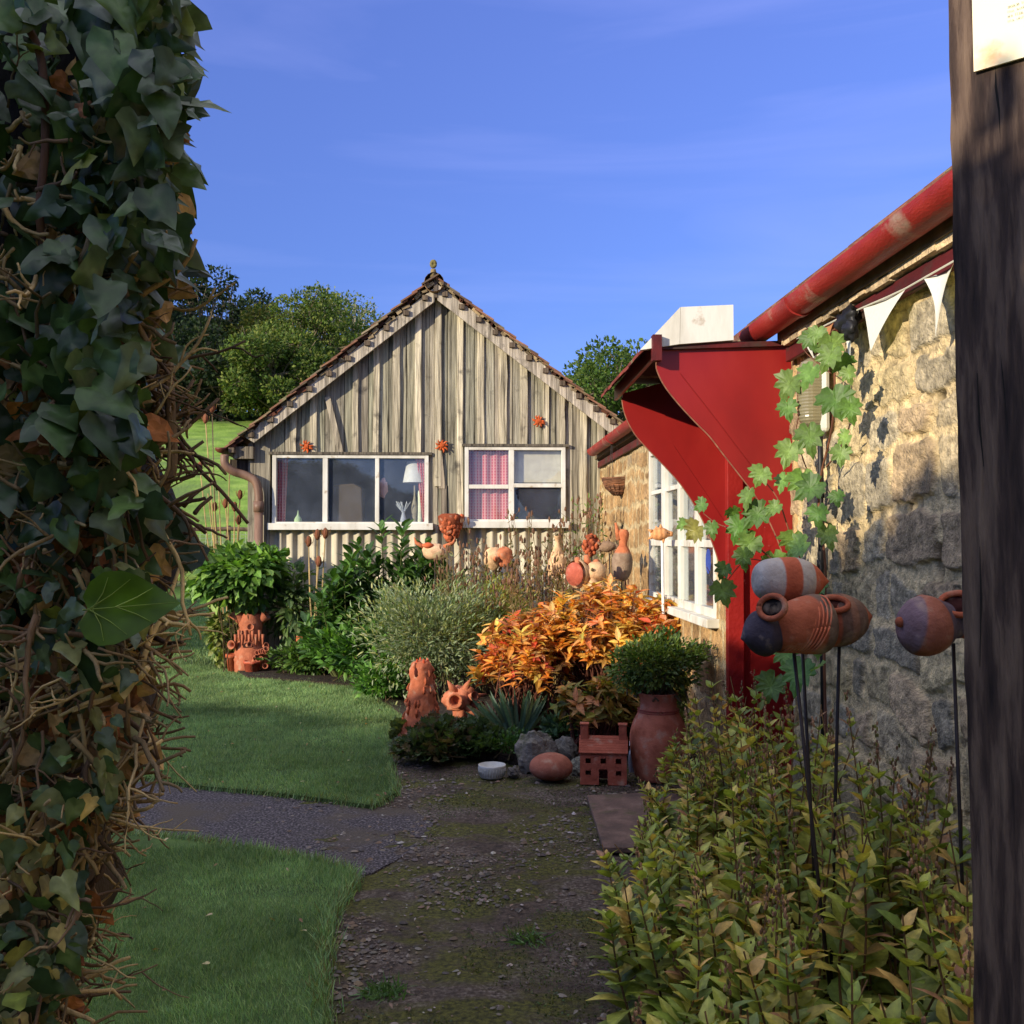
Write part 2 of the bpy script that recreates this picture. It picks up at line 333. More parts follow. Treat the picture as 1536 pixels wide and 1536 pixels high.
# moss and gravel path: a finely bumpy sheet
def ramp3(v): return None
m, t, b, o = newmat('mossy_gravel'); v3 = objvec(t)
base = rampnode(t, noise(t, v3, 62, 5), [(.3, lin(50, 42, 36)), (.5, lin(100, 86, 74)), (.62, lin(128, 116, 104)), (.75, lin(158, 148, 136))])
moss = rampnode(t, noise(t, v3, 55, 5), [(.35, lin(52, 54, 20)), (.65, lin(108, 106, 40))])
dirt = rampnode(t, noise(t, v3, 40, 5), [(.35, lin(54, 44, 38)), (.65, lin(100, 84, 70))])
c = mul(t, base, dirt, 'MIX', rampnode(t, noise(t, v3, 3.2, 8), [(.42, (0, 0, 0)), (.54, (.85, .85, .85))]))
c = mul(t, c, moss, 'MIX', rampnode(t, noise(t, objvec(t, (.7, 1.3, 1)), 2.1, 9, .6), [(.45, (0, 0, 0)), (.56, (.9, .9, .9))]))
L = t.links.new; L(c, b.inputs['Base Color']); b.inputs['Roughness'].default_value = .85; b.inputs['Specular IOR Level'].default_value = .25
bump(t, b, noise(t, v3, 75, 6, 0, .7), 1., .03); GRAVELM = m
mb = MB(); v, q = grid(np.arange(-9, 1.64, .03), np.arange(-1, 8.6, .03), lambda x, y: .009+.02*fbm(np.stack([x, y, 0*x+4], -1), 1.6, 45)*(x > -1.35)-.014*np.clip((-x-.75)/.5, 0, 1)+.012*fbm(np.stack([x, y, 0*x], -1), 3, 5)+.01*fbm(np.stack([x, y, 0*x], -1), 14, 8)); mb.add(v, q)
mb.build('path', GRAVELM, kind='structure', smooth=True)
TAR = mk('dark_tarmac', [(.32, lin(28, 25, 26)), (.5, lin(64, 57, 58)), (.66, lin(128, 118, 118))], 75, (1, 1, 1), .85, 1., 75, .025, patch=lin(82, 72, 60), pscale=2.2)
tp = poly([(150, 1160), (300, 1185), (480, 1204), (560, 1212), (620, 1218), (650, 1238), (640, 1262), (600, 1290), (560, 1312), (522, 1320), (400, 1290), (300, 1272), (150, 1256)])
tp = np.vstack([tp, [[-9, 5.2], [-9, 7.4]]])
mb = MB(); prism(mb, [(x, y, .0) for x, y in tp], (0, 0, .0115)); mb.build('path', TAR, kind='structure')
# far footpath line across the lawn
mb = MB(); bb(mb, -14, -3.3, 29.5, 30.2, terr(29.8)-.1, terr(30.2)+.03); mb.build('path', mk('pale_path', [(.3, lin(120, 122, 84)), (.7, lin(150, 150, 110))], 3), kind='structure')
# soil of the flower beds
SOIL = mk('soil', [(.3, lin(30, 24, 20)), (.7, lin(64, 52, 42))], 20, (1, 1, 1), .95, 1., 50, .03)
bed = np.vstack([poly([(606, 1085), (640, 1128), (700, 1143), (790, 1150), (870, 1128), (955, 1120)]), [[1.64, 7.0], [1.64, 12.78], [-2.6, 12.78], [-2.9, 12.6], [-2.5, 11.7], [-1.1, 10.9]]])
mb = MB(); prism(mb, [(x, y, 0.) for x, y in bed], (0, 0, .07)); mb.build('flower_bed_soil', SOIL, kind='structure')
bed2 = np.array([[.5, 1.7], [.53, 2.6], [.6, 3.1], [.74, 3.7], [.92, 4.2], [1.1, 5.0], [1.3, 5.5], [1.64, 5.15], [1.64, 1.2]])
mb = MB(); prism(mb, [(x, y, 0.) for x, y in bed2], (0, 0, .06)); mb.build('flower_bed_soil', SOIL, kind='structure')
# ================================================================== TIMBER HUT
YH = 12.8
H = lambda px, py, y=YH: AY(px, py, y)
hx = lambda px: H(px, 760)[0]; hz = lambda py: H(650, py)[2]
hut = thing('timber_hut', 'weathered grey timber hut with tiled gable roof and white corrugated skirt', 'hut', (hx(650), YH, 0))
rng = np.random.default_rng(5)
pxr = lambda px: 448+(652-px)*.787 if px < 652 else 448+(px-652)*.752          # underside of the bargeboards
zr = lambda px: H(px, pxr(px))[2]
bat = [409, 439, 470, 503, 533, 564, 594, 627, 657, 690, 721, 755, 786, 819, 843, 875, 901, 926]
mb = MB()
GRY = lambda s=1.: lin(*(np.array([144, 140, 124])*s*rng.uniform(.86, 1.08)+rng.uniform(-2, 2, 3)))
def board(xa, xb, pyb, y0, th, top=None, slack=0.):
    za, zb_ = (zr(xa), zr(xb)) if top is None else (hz(top),)*2
    A, B = hx(xa), hx(xb); zb = hz(pyb)+rng.uniform(-.01, .01); n = 5; k = GRY()
    sk = rng.uniform(-.004, .004, n)
    if xa < 652 < xb and top is None: pts = [(A, y0, zb), (B, y0, zb), (B, y0, zb_+slack), (hx(652), y0, zr(652)+slack), (A, y0, za+slack)]
    else: pts = [(A, y0, zb), (B, y0, zb), (B, y0, zb_+slack), (A, y0, za+slack)]
    prism(mb, pts, (0, th, 0), k)
def bottom_at(xa, xb):
    m_ = (xa+xb)/2
    return 684 if m_ < 644 else (796 if m_ < 697 else (669 if m_ < 848 else 1010))
edges = sorted(set(bat+[644, 697, 848]))
for a, b_ in zip(edges[:-1], edges[1:]):
    pieces = [(a, b_)] if b_-a < 20 else [(a, (a+b_)/2+rng.uniform(-4, 4)), None]
    if pieces[-1] is None: pieces[-1] = (pieces[0][1]+.6, b_)
    for p in pieces: board(p[0], p[1]-.5, bottom_at(a, b_), YH+rng.uniform(-.005, .008), .022, slack=.05)
board(404, 411, 684, YH, .022, slack=.05); board(372, 405, 1012, YH-.02, .05, slack=.02); board(640, 650, 796, YH-.004, .03, slack=-2)
mb.build('cladding', WOOD, hut, bevel=.003)
mb = MB()
for x in bat[1:-1]:
    if x == 503: continue
    w_ = rng.uniform(8.5, 11.5); a, b_ = x-w_/2, x+w_/2; k = lin(*(np.array([180, 172, 150])*rng.uniform(.86, 1.12)))
    low = bottom_at(x, x) if abs(x-643) > 6 else 684
    if 650 < x < 664: low = 728
    z0 = hz(low)-rng.uniform(-.02, .03); y0 = YH-rng.uniform(.024, .036)
    ks = np.linspace(0, 1, 5); wob = rng.uniform(-.006, .006, 5)
    zt = [zr(a)-.01, zr(b_)-.01]
    L_ = [(hx(a)+wob[i], y0-abs(wob[i])*.5, z0+(zt[0]-z0)*ks[i]) for i in range(5)]; R_ = [(hx(b_)+wob[i], y0-abs(wob[i])*.5, z0+(zt[1]-z0)*ks[i]) for i in range(5)]
    prism(mb, R_ and (L_+R_[::-1])[::-1], (0, .032, 0), k)
prism(mb, [H(661, 728, YH-.02), H(670, 728, YH-.02), H(672, 860, YH-.03), H(664, 860, YH-.03)], (0, .03, 0), lin(120, 112, 100))
prism(mb, [H(652, 660, YH-.03), H(661, 660, YH-.03), H(668, 733, YH-.028), H(658, 733, YH-.028)], (0, .03, 0), lin(140, 130, 115))
mb.build('batten', WOOD, hut, bevel=.003)
mb = MB(); prism(mb, [H(487, 596, YH-.05), H(495, 594, YH-.05), H(506, 640, YH-.06), H(516, 682, YH-.035), H(507, 684, YH-.03), H(497, 640, YH-.06)], (0, .025, 0), lin(150, 142, 126))
mb.build('batten', WOOD, hut, label='loose batten hanging at a tilt')
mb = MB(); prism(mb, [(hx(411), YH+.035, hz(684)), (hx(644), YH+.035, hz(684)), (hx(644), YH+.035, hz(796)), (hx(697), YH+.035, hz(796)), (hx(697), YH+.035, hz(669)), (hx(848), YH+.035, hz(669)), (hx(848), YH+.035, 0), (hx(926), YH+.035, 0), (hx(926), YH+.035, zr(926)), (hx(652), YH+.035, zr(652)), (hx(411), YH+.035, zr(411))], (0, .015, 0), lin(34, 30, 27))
mb.build('backing_board', WOOD, hut)
# bargeboards
for s, pl in ((0, [(652, 431), (652, 452), (381, 664), (366, 655), (372, 648)]), (1, [(656, 426), (930, 634), (941, 652), (924, 656), (656, 450)])):
    mb = MB(); prism(mb, [H(x, y, YH-.16) for x, y in pl], (0, .035, 0), lin(168, 160, 146)); mb.build('bargeboard', WOOD, hut, bevel=.003)
mb = MB(); prism(mb, [H(650.5, 418, YH-.17), H(656.5, 418, YH-.17), H(656, 446, YH-.17), H(651, 446, YH-.17)], (0, .06, 0), lin(92, 84, 76)); 
for s, (a, b_) in enumerate((((652, 440), (335, 690)), ((655, 436), (930, 645)))):
    p0, p1 = H(*a, YH-.1), H(*b_, YH-.1)
    for k in range(11):
        f = (k+.5)/11; p = p0+(p1-p0)*f; box(mb, p+np.array([0, 2.4, .02]), (.07, 5.0, .06), None, lin(96, 84, 70))
bb(mb, hx(352), hx(382), YH-.12, YH+.3, hz(690), hz(672), lin(120, 112, 98)); bb(mb, hx(345), hx(372), YH-.02, YH+.2, hz(712), hz(690), lin(62, 54, 46))
mb.build('roof_timber', WOOD, hut)
# tiles: overlapping courses, every tile a little out of true
TILE = mk('clay_tile', [(.3, (.6, .58, .56)), (.55, (1, 1, 1)), (.75, (1.3, 1.2, 1.1))], 11, (1, 1, 1), .85, .6, 50, .01, usecol=True, patch=lin(120, 116, 84), pscale=7, pthr=(.55, .7))
mb = MB(); TL = []
for s, (a, b_, side) in enumerate((((651, 411), (331, 673), -1), ((651, 409), (938, 634), 1))):
    p0, p1 = H(*a, YH-.22), H(*b_, YH-.22); d = p1-p0; d[1] = 0; Ln = np.linalg.norm(d); d /= Ln; up = np.array([-d[2]*(-side)*-1, 0, 0]); up = np.cross(d, [0, 1, 0]); up = up if up[2] > 0 else -up
    nr = 21 if s == 0 else 17; wd = .21
    for i in range(nr):
        for j in range(26):
            tl = Ln/nr*1.5; c_ = p0+d*(Ln/nr*(i+.55)+rng.uniform(-.012, .012))+np.array([0, wd*(j+.5)+(rng.uniform(-.03, .02) if j == 0 else 0), 0])-up*.02
            th = math.radians(6+rng.uniform(-2, 2.5)); dd = d*math.cos(th)-up*math.sin(th)*-1*-1; dd = d*math.cos(th)+up*math.sin(th)*1
            uu = np.cross(dd, [0, 1, 0]); uu = uu if uu[2] > 0 else -uu
            Rm = np.stack([dd, [0, 1, 0], uu], 1)
            if np.linalg.det(Rm) < 0: Rm[:, 1] *= -1
            k = lin(*(np.array([[122, 86, 66], [136, 98, 76], [104, 86, 70], [126, 114, 92]][rng.choice(4, p=[.4, .25, .2, .15])])*rng.uniform(.8, 1.15)))
            box(mb, c_, (tl, wd*.97, .02), Rm, k)
mb.build('roof', TILE, hut)
# mortar bedding and batten ends under the verge
mb = MB()
for s, (a, b_, n_) in enumerate((((648, 427), (345, 671), 34), ((656, 421), (934, 637), 46))):
    for k in range(n_):
        f = (k+rng.uniform(.2, .8))/n_; p = H(a[0]+(b_[0]-a[0])*f, a[1]+(b_[1]-a[1])*f+rng.uniform(-3, 4)*(1 if s == 0 else .8), YH-.17)
        cc = lin(*(np.array([150, 132, 100] if rng.random() < .75 else [96, 60, 44])*rng.uniform(.6, 1.15)))
        box(mb, p+np.array([0, .05, 0]), (rng.uniform(.05, .13), .12, rng.uniform(.025, .055)), ('Y', rng.uniform(-.3, .3)+(.62 if s else -.66)), cc)
mb.build('verge_bedding', mk('mortar', [(.3, (.6,)*3), (.7, (1.2,)*3)], 20, (1, 1, 1), .95, .8, 60, .01, usecol=True), hut)
mb = MB(); a0 = H(651, 414, YH-.24)
for j in range(14):
    lathe(mb, [(0, .12), (.02, .125), (.4, .115), (.42, .11)], a0+np.array([0, .4*j, -.07]), (0, 1, 0), 14, lin(*(np.array([138, 112, 84])*rng.uniform(.8, 1.1))))
mb.build('ridge_tile', TILE, hut, smooth=True)
mb = MB(); c0 = H(650, 396, YH-.2); th = np.linspace(0, 2*math.pi, 15)
tube(mb, [c0+np.array([math.cos(a)*.022, 0, math.sin(a)*.034]) for a in th], .024, 8, lin(112, 104, 60)); tube(mb, [c0+np.array([0, 0, -.06]), c0+np.array([0, .02, -.16])], [.03, .05], 8, lin(120, 104, 70))
mb.build('finial', TILE, hut, smooth=True)
# side and back walls, floor, inner sill, ceiling
mb = MB(); XL, XR = hx(372), hx(924); ZE = hz(668)
bb(mb, XL, XL+.04, YH+.03, YH+5, 0, ZE, lin(96, 88, 76)); bb(mb, XR-.04, XR, YH+.03, YH+5, 0, ZE-.25, lin(96, 88, 76))
prism(mb, [(XL+.04, YH+4.95, 0), (XR-.04, YH+4.95, 0), (XR-.04, YH+4.95, ZE-.25), (hx(652), YH+4.95, hz(470)), (XL+.04, YH+4.95, ZE)], (0, .05, 0), lin(120, 118, 110))
bb(mb, XL+.04, XR-.04, YH+.06, YH+4.94, .5, .55, lin(80, 70, 60)); bb(mb, XL+.04, XR-.04, YH+.06, YH+4.94, hz(655), hz(655)+.03, lin(150, 148, 140))
bb(mb, XL+.05, hx(652), YH+2.2, YH+2.25, .55, hz(656), lin(96, 104, 120)); bb(mb, hx(652), XR-.05, YH+1.5, YH+1.55, .55, hz(656), lin(48, 46, 44))  # left partition tinted blue-grey, imitating sky reflected in the panes
mb.build('inner_wall', mk('indoor_paint', [(.3, (.8,)*3), (.7, (1.1,)*3)], 2, usecol=True), hut)
mb = MB(); bb(mb, hx(402), hx(852), YH+.05, YH+.3, hz(800), hz(787)); mb.build('shelf', WHITEP, hut)
# corrugated skirt
mb = MB(); xs = np.linspace(hx(400), hx(862), 460); zs = np.linspace(0, hz(789), 8); per = .138
X, Z = np.meshgrid(xs, zs); v = np.stack([X.ravel(), YH+.015-.022*np.cos(X.ravel()/per*2*math.pi), Z.ravel()], -1)
a = (np.arange(7)[:, None]*460+np.arange(459)[None]).ravel(); mb.add(v, np.stack([a, a+1, a+461, a+460], -1))
mb.build('corrugated_sheet', mk('painted_tin', [(.3, lin(146, 138, 116)), (.6, lin(190, 182, 158))], 4, (1, 1, .25), .55, .2, 30, .004, patch=lin(120, 104, 80), pscale=3, pthr=(.62, .75)), hut, smooth=True)
# windows
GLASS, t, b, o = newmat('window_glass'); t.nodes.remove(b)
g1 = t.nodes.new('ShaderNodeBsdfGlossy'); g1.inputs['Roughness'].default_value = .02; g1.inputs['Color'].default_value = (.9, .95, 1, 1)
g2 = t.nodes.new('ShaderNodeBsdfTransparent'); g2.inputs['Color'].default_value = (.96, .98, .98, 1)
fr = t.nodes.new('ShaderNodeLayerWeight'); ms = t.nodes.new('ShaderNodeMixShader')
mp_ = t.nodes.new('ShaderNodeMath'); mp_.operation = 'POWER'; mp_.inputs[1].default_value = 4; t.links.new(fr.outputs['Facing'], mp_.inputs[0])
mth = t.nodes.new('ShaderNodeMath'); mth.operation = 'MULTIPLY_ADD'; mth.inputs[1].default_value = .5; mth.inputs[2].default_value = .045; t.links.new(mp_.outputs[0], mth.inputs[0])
du = t.nodes.new('ShaderNodeBsdfDiffuse'); du.inputs['Color'].default_value = (.4, .47, .62, 1); m2 = t.nodes.new('ShaderNodeMixShader'); t.links.new(rampnode(t, noise(t, objvec(t), 4, 5), [(.3, (.03,)*3), (.7, (.07,)*3)]), m2.inputs[0])  # bluish diffuse film mixed in, standing in for the sky's reflection
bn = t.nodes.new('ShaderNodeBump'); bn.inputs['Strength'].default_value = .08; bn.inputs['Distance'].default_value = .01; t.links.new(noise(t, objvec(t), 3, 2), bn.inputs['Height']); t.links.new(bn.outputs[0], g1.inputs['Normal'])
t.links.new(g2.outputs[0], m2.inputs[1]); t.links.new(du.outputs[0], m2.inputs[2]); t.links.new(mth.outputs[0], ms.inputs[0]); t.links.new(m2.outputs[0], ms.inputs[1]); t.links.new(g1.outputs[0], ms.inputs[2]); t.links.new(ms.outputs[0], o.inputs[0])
def hrect(mb, x0, x1, y0, y1, ya, yb, col=(1, 1, 1)): bb(mb, hx(x0), hx(x1), ya, yb, hz(y1), hz(y0), col)
def hwin(x0, x1, y0, y1, bars, panes, sill):
    mb = MB(); hrect(mb, x0, x0+6, y0, y1, YH-.045, YH+.05); hrect(mb, x1-6, x1, y0, y1, YH-.045, YH+.05); hrect(mb, x0+6, x1-6, y0, y0+5, YH-.043, YH+.05); hrect(mb, x0+6, x1-6, y1-5, y1, YH-.043, YH+.05)
    for r in bars: hrect(mb, *r, YH-.04, YH+.04)
    f = mb.build('window', WHITEP, hut, bevel=.004)
    mb = MB(); hrect(mb, *sill, YH-.1, YH+.04); mb.build('sill', WHITEP, f, bevel=.004)
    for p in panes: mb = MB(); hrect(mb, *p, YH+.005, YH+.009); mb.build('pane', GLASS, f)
hwin(409, 643, 683, 788, [(484.5, 492, 688, 783), (563, 569, 688, 783)], [(415, 484.5, 688, 783), (492, 563, 688, 783), (569, 637, 688, 783)], (403, 650, 785, 795))
hwin(697, 848, 670, 784, [(763, 771, 675, 779), (703, 763, 727, 733), (771, 842, 725, 731)], [(703, 763, 675, 727), (703, 763, 733, 779), (771, 842, 675, 725), (771, 842, 731, 779)], (694, 853, 782, 792))
mb = MB(); hrect(mb, 404, 648, 679, 683, YH-.06, YH+.03, lin(90, 84, 74)); hrect(mb, 693, 853, 666, 670, YH-.06, YH+.03, lin(90, 84, 74)); mb.build('drip_board', WOOD, hut)
# gutter and downpipe on the left eave
mb = MB(); gx, gz = hx(337), hz(675)
th = np.linspace(math.pi, 2*math.pi, 11)
for r in (.065, .058):
    V = np.array([(gx+r*math.cos(a), y, gz+r*math.sin(a)) for y in (YH-.25, YH+4.9) for a in th]); k = np.arange(10); mb.add(V, np.stack([k, k+1, k+12, k+11], -1), lin(170, 130, 110))
prism(mb, [(gx+.065*math.cos(a), YH-.25, gz+.065*math.sin(a)) for a in th], (0, .01, 0), lin(200, 150, 130))
mb.build('gutter', BROWNP, hut, smooth=True)
mb = MB(); yy = YH-.12
tube(mb, smoothprof([H(337, 682, yy-.05), H(338, 697, yy-.05), H(350, 707, yy-.03), H(368, 713, yy), H(383, 722, yy), H(388, 740, yy), H(388, 760, yy)], 5), .052, 14, (1, 1, 1))
tube(mb, [H(388, 752, yy), H(388, 768, yy)], .063, 14); tube(mb, [H(388, 760, yy), H(388, 1010, yy)], .053, 14)
mb.build('downpipe', BROWNP, hut, smooth=True)
# things in and on the hut
m, t, b, o = newmat('gingham'); ck = t.nodes.new('ShaderNodeTexChecker'); 
w1 = t.nodes.new('ShaderNodeTexWave'); w2 = t.nodes.new('ShaderNodeTexWave'); w2.bands_direction = 'Z'; v = objvec(t)
for w_ in (w1, w2): w_.inputs['Scale'].default_value = 8.5; t.links.new(v, w_.inputs['Vector'])
def th_(x): r = rampnode(t, x, [(.45, (0, 0, 0)), (.55, (1, 1, 1))]); return r
s_ = mul(t, th_(w1.outputs['Fac']), th_(w2.outputs['Fac']), 'ADD', .5)
c = mul(t, lin(206, 44, 66), lin(238, 166, 160), 'MIX', s_); t.nodes.remove(ck)
t.links.new(c, b.inputs['Base Color']); b.inputs['Roughness'].default_value = .9; GING = m
tr = t.nodes.new('ShaderNodeBsdfTranslucent'); t.links.new(c, tr.inputs['Color']); ms = t.nodes.new('ShaderNodeMixShader'); ms.inputs[0].default_value = .3
t.links.new(b.outputs[0], ms.inputs[1]); t.links.new(tr.outputs[0], ms.inputs[2]); t.links.new(ms.outputs[0], o.inputs[0])
def curtain(xt0, xt1, xb0, xb1, y0, y1, lab, amp=.012, freq=26, yo=.08):
    mb = MB(); U, V_ = np.meshgrid(np.linspace(0, 1, 60), np.linspace(0, 1, 16)); U, V_ = U.ravel(), V_.ravel()
    X = (hx(xt0)+(hx(xt1)-hx(xt0))*U)*(1-V_)+(hx(xb0)+(hx(xb1)-hx(xb0))*U)*V_
    v = np.stack([X, YH+yo+amp*np.sin(U*freq)*(1+.3*np.sin(V_*5)), hz(y0)+(hz(y1)-hz(y0))*V_], -1); a = (np.arange(15)[:, None]*60+np.arange(59)[None]).ravel()
    mb.add(v, np.stack([a, a+1, a+61, a+60], -1)); mb.build('curtain', GING, label=lab, cat='curtain', smooth=True)
curtain(702, 766, 702, 766, 674, 782, 'pink gingham curtain filling the left half of the right-hand hut window')
curtain(414, 430, 410, 426, 686, 784, 'narrow pink gingham curtain at the left end of the three-pane window')
curtain(622, 640, 634, 640, 686, 784, 'narrow pink gingham curtain at the right end of the three-pane window')
mb = MB(); hrect(mb, 770, 843, 674, 723, YH+.06, YH+.066, lin(196, 186, 164)); mb.build('roller_blind', FLAT, label='cream roller blind half lowered in the right-hand hut window', cat='blind')
lp = thing('table_lamp', 'pale lampshade on a stand behind the three-pane window', 'lamp', H(622, 787, YH+.18))
mb = MB(); c_ = H(622, 724, YH+.18); lathe(mb, [(0, .15), (.26, .1), (.262, .09), (.01, .14)], c_, (0, 0, 1), 24, lin(206, 204, 196)); mb.build('lamp_shade', FLAT, lp, smooth=True)
mb = MB(); lathe(mb, smoothprof([(0, .07), (.02, .07), (.05, .03), (.2, .045), (.35, .015), (.5, .012)]), H(622, 787, YH+.18), (0, 0, 1), 16, lin(150, 140, 120)); mb.build('lamp_stand', FLAT, lp, smooth=True)
mb = MB(); lathe(mb, smoothprof([(0, .028), (.03, .03), (.2, .026), (.4, .028), (.43, .015), (.45, 0)]), H(630, 787, YH+.12), (0, 0, 1), 14, lin(216, 220, 190)); mb.build('candle', FLAT, label='tall cream candle standing on the shelf by the right end of the three-pane window', cat='candle', smooth=True)
vs = thing('vase', 'small glass vase with dried white sprigs behind the three-pane window', 'vase', H(605, 787, YH+.1))
mb = MB(); lathe(mb, smoothprof([(0, .035), (.05, .04), (.14, .02), (.17, .03)]), H(605, 787, YH+.1), (0, 0, 1), 14, lin(170, 175, 185)); mb.build('vase_body', FLAT, vs, smooth=True)
mb = MB(); c_ = H(605, 770, YH+.1)
for k in range(22):
    d = np.array([rng.uniform(-.1, .1), rng.uniform(-.04, .04), rng.uniform(.08, .16)]); tube(mb, [c_, c_+d*.6, c_+d], .003, 4, lin(205, 210, 215))
mb.build('dried_flower', FLAT, vs)
mb = MB(); lathe(mb, smoothprof([(0, .03), (.03, .05), (.08, .04), (.12, .015), (.17, .006), (.18, 0)]), H(447, 787, YH+.1), (0, 0, 1), 14, lin(176, 200, 150)); mb.build('gourd', FLAT, label='small green gourd on the shelf near the left end of the three-pane window', cat='gourd', smooth=True)
mb = MB(); c_ = H(572, 732, YH+.07); blob(mb, c_+np.array([.02, 0, 0]), (.06, .03, .12), 3, .25, 2.5, lin(206, 160, 148)); mb.build('figurine', FLAT, label='small pinkish figure hanging behind the mullion of the three-pane window', cat='figure', smooth=True)
mb = MB(); prism(mb, [H(495, 787, YH+.5), H(545, 787, YH+.5), H(543, 732, YH+.5), H(530, 725, YH+.5), H(500, 727, YH+.5)], (0, .3, 0), lin(84, 70, 54)); mb.build('armchair', FLAT, label='brown high-backed chair seen through the middle pane of the three-pane window', cat='chair', bevel=.02)
def clay(name, lab, cat, parts, group=None, origin=None):
    mb = MB(); parts(mb); return mb.build(name, TERRA, label=lab, cat=cat, group=group, smooth=True, origin=origin)
def sunface(px, py, rr, lab, kind, seed):
    r_ = np.random.default_rng(seed)
    def f(mb):
        c_ = H(px, py, YH-.05); blob(mb, c_, (rr*.5, .03, rr*.5), seed, .2, 3, lin(178, 84, 40))
        n_ = 9
        for k in range(n_):
            a = k/n_*2*math.pi+r_.uniform(-.2, .2); l_ = rr*r_.uniform(.8, 1.15); d = np.array([math.cos(a), -.12, math.sin(a)])
            tube(mb, [c_+d*rr*.3, c_+d*l_*.75+np.array([-math.sin(a), 0, math.cos(a)])*rr*.15, c_+d*l_], [rr*.2, rr*.14, .003], 7, lin(*(np.array([186, 88, 42])*r_.uniform(.8, 1.15))))
    return clay(kind, lab, 'ornament', f, 'terracotta ornaments on the gable', origin=H(px, py, YH))
sunface(460, 670, .085, 'spiky terracotta sun fixed above the three-pane window', 'wall_ornament', 1)
sunface(663, 668, .085, 'spiky terracotta sun fixed on the boards between the two hut windows', 'wall_ornament', 2)
sunface(808, 632, .09, 'terracotta creature fixed high on the boards above the right-hand hut window', 'wall_ornament', 3)
def cone(mb):
    r_ = np.random.default_rng(8); a, b_ = H(675, 773, YH-.14), H(677, 809, YH-.14)
    lathe(mb, [(0, .1), (.03, .15), (.12, .14), (.22, .1), (.31, .03), (.33, 0)], a+np.array([0, 0, .02]), (0, 0, -1), 18, lin(130, 66, 40))
    for k in range(85):
        t_ = r_.uniform(.0, 1); an = r_.uniform(0, 2*math.pi); rad = .15*(1-t_**1.5*.75); p = a+(b_-a)*t_*1.05+np.array([math.cos(an)*rad, math.sin(an)*rad*.9, 0])
        blob(mb, p, (.03, .03, .036), k, .1, 2, lin(*(np.array([176, 92, 58])*r_.uniform(.75, 1.15))), 7, 5)
clay('wall_pot', 'knobbly terracotta wall pot hanging between the two hut windows', 'pot', cone)
# ================================================================== STONE BUILDING
XW = 1.65; ZT = 2.56
house = thing('stone_building', 'rubble stone building with red gutter along its eaves, receding to the hut', 'building', (XW, 6, 0))
def rubble(u, v, seed, sc=1.0):
    r_ = np.random.default_rng(seed); P = np.stack([u, v, 0*u], -1)
    uu = u+.06*fbm(P, 2.4, seed+1, 3)+.03*fbm(P, 11, seed+9, 3); vv = v+.085*fbm(P, 2.2, seed+2, 3)+.028*fbm(P, 12, seed+5, 3)
    hb = np.concatenate([[-1], -.6+np.cumsum(r_.uniform(.09, .25, 40)*sc)]); ri = np.clip(np.searchsorted(hb, vv)-1, 0, len(hb)-2)
    dv = np.minimum(vv-hb[ri], hb[ri+1]-vv); du = np.zeros_like(u); cid = np.zeros(len(u), int)
    for k in np.unique(ri):
        m_ = ri == k; ub = -6+np.cumsum(r_.uniform(.12, .42, 90)*sc); ci = np.clip(np.searchsorted(ub, uu[m_])-1, 0, len(ub)-2)
        du[m_] = np.minimum(uu[m_]-ub[ci], ub[ci+1]-uu[m_]); cid[m_] = ci+k*100
    r0 = .045; q = np.stack([np.maximum(r0-du, 0), np.maximum(r0-dv, 0)], -1); d = np.where((du < r0) & (dv < r0), r0-np.linalg.norm(q, axis=1), np.minimum(du, dv))
    mort = .012+.02*np.clip(fbm(P, 3.3, seed+7, 3)+.35, 0, 1); h = np.clip((d-mort)/.011, 0, 1); h = h*h*(3-2*h)
    rr = _h(cid, cid*0+seed, cid*0+3, 1); r2 = _h(cid, cid*0+seed, cid*0+8, 2)
    return h, rr, r2
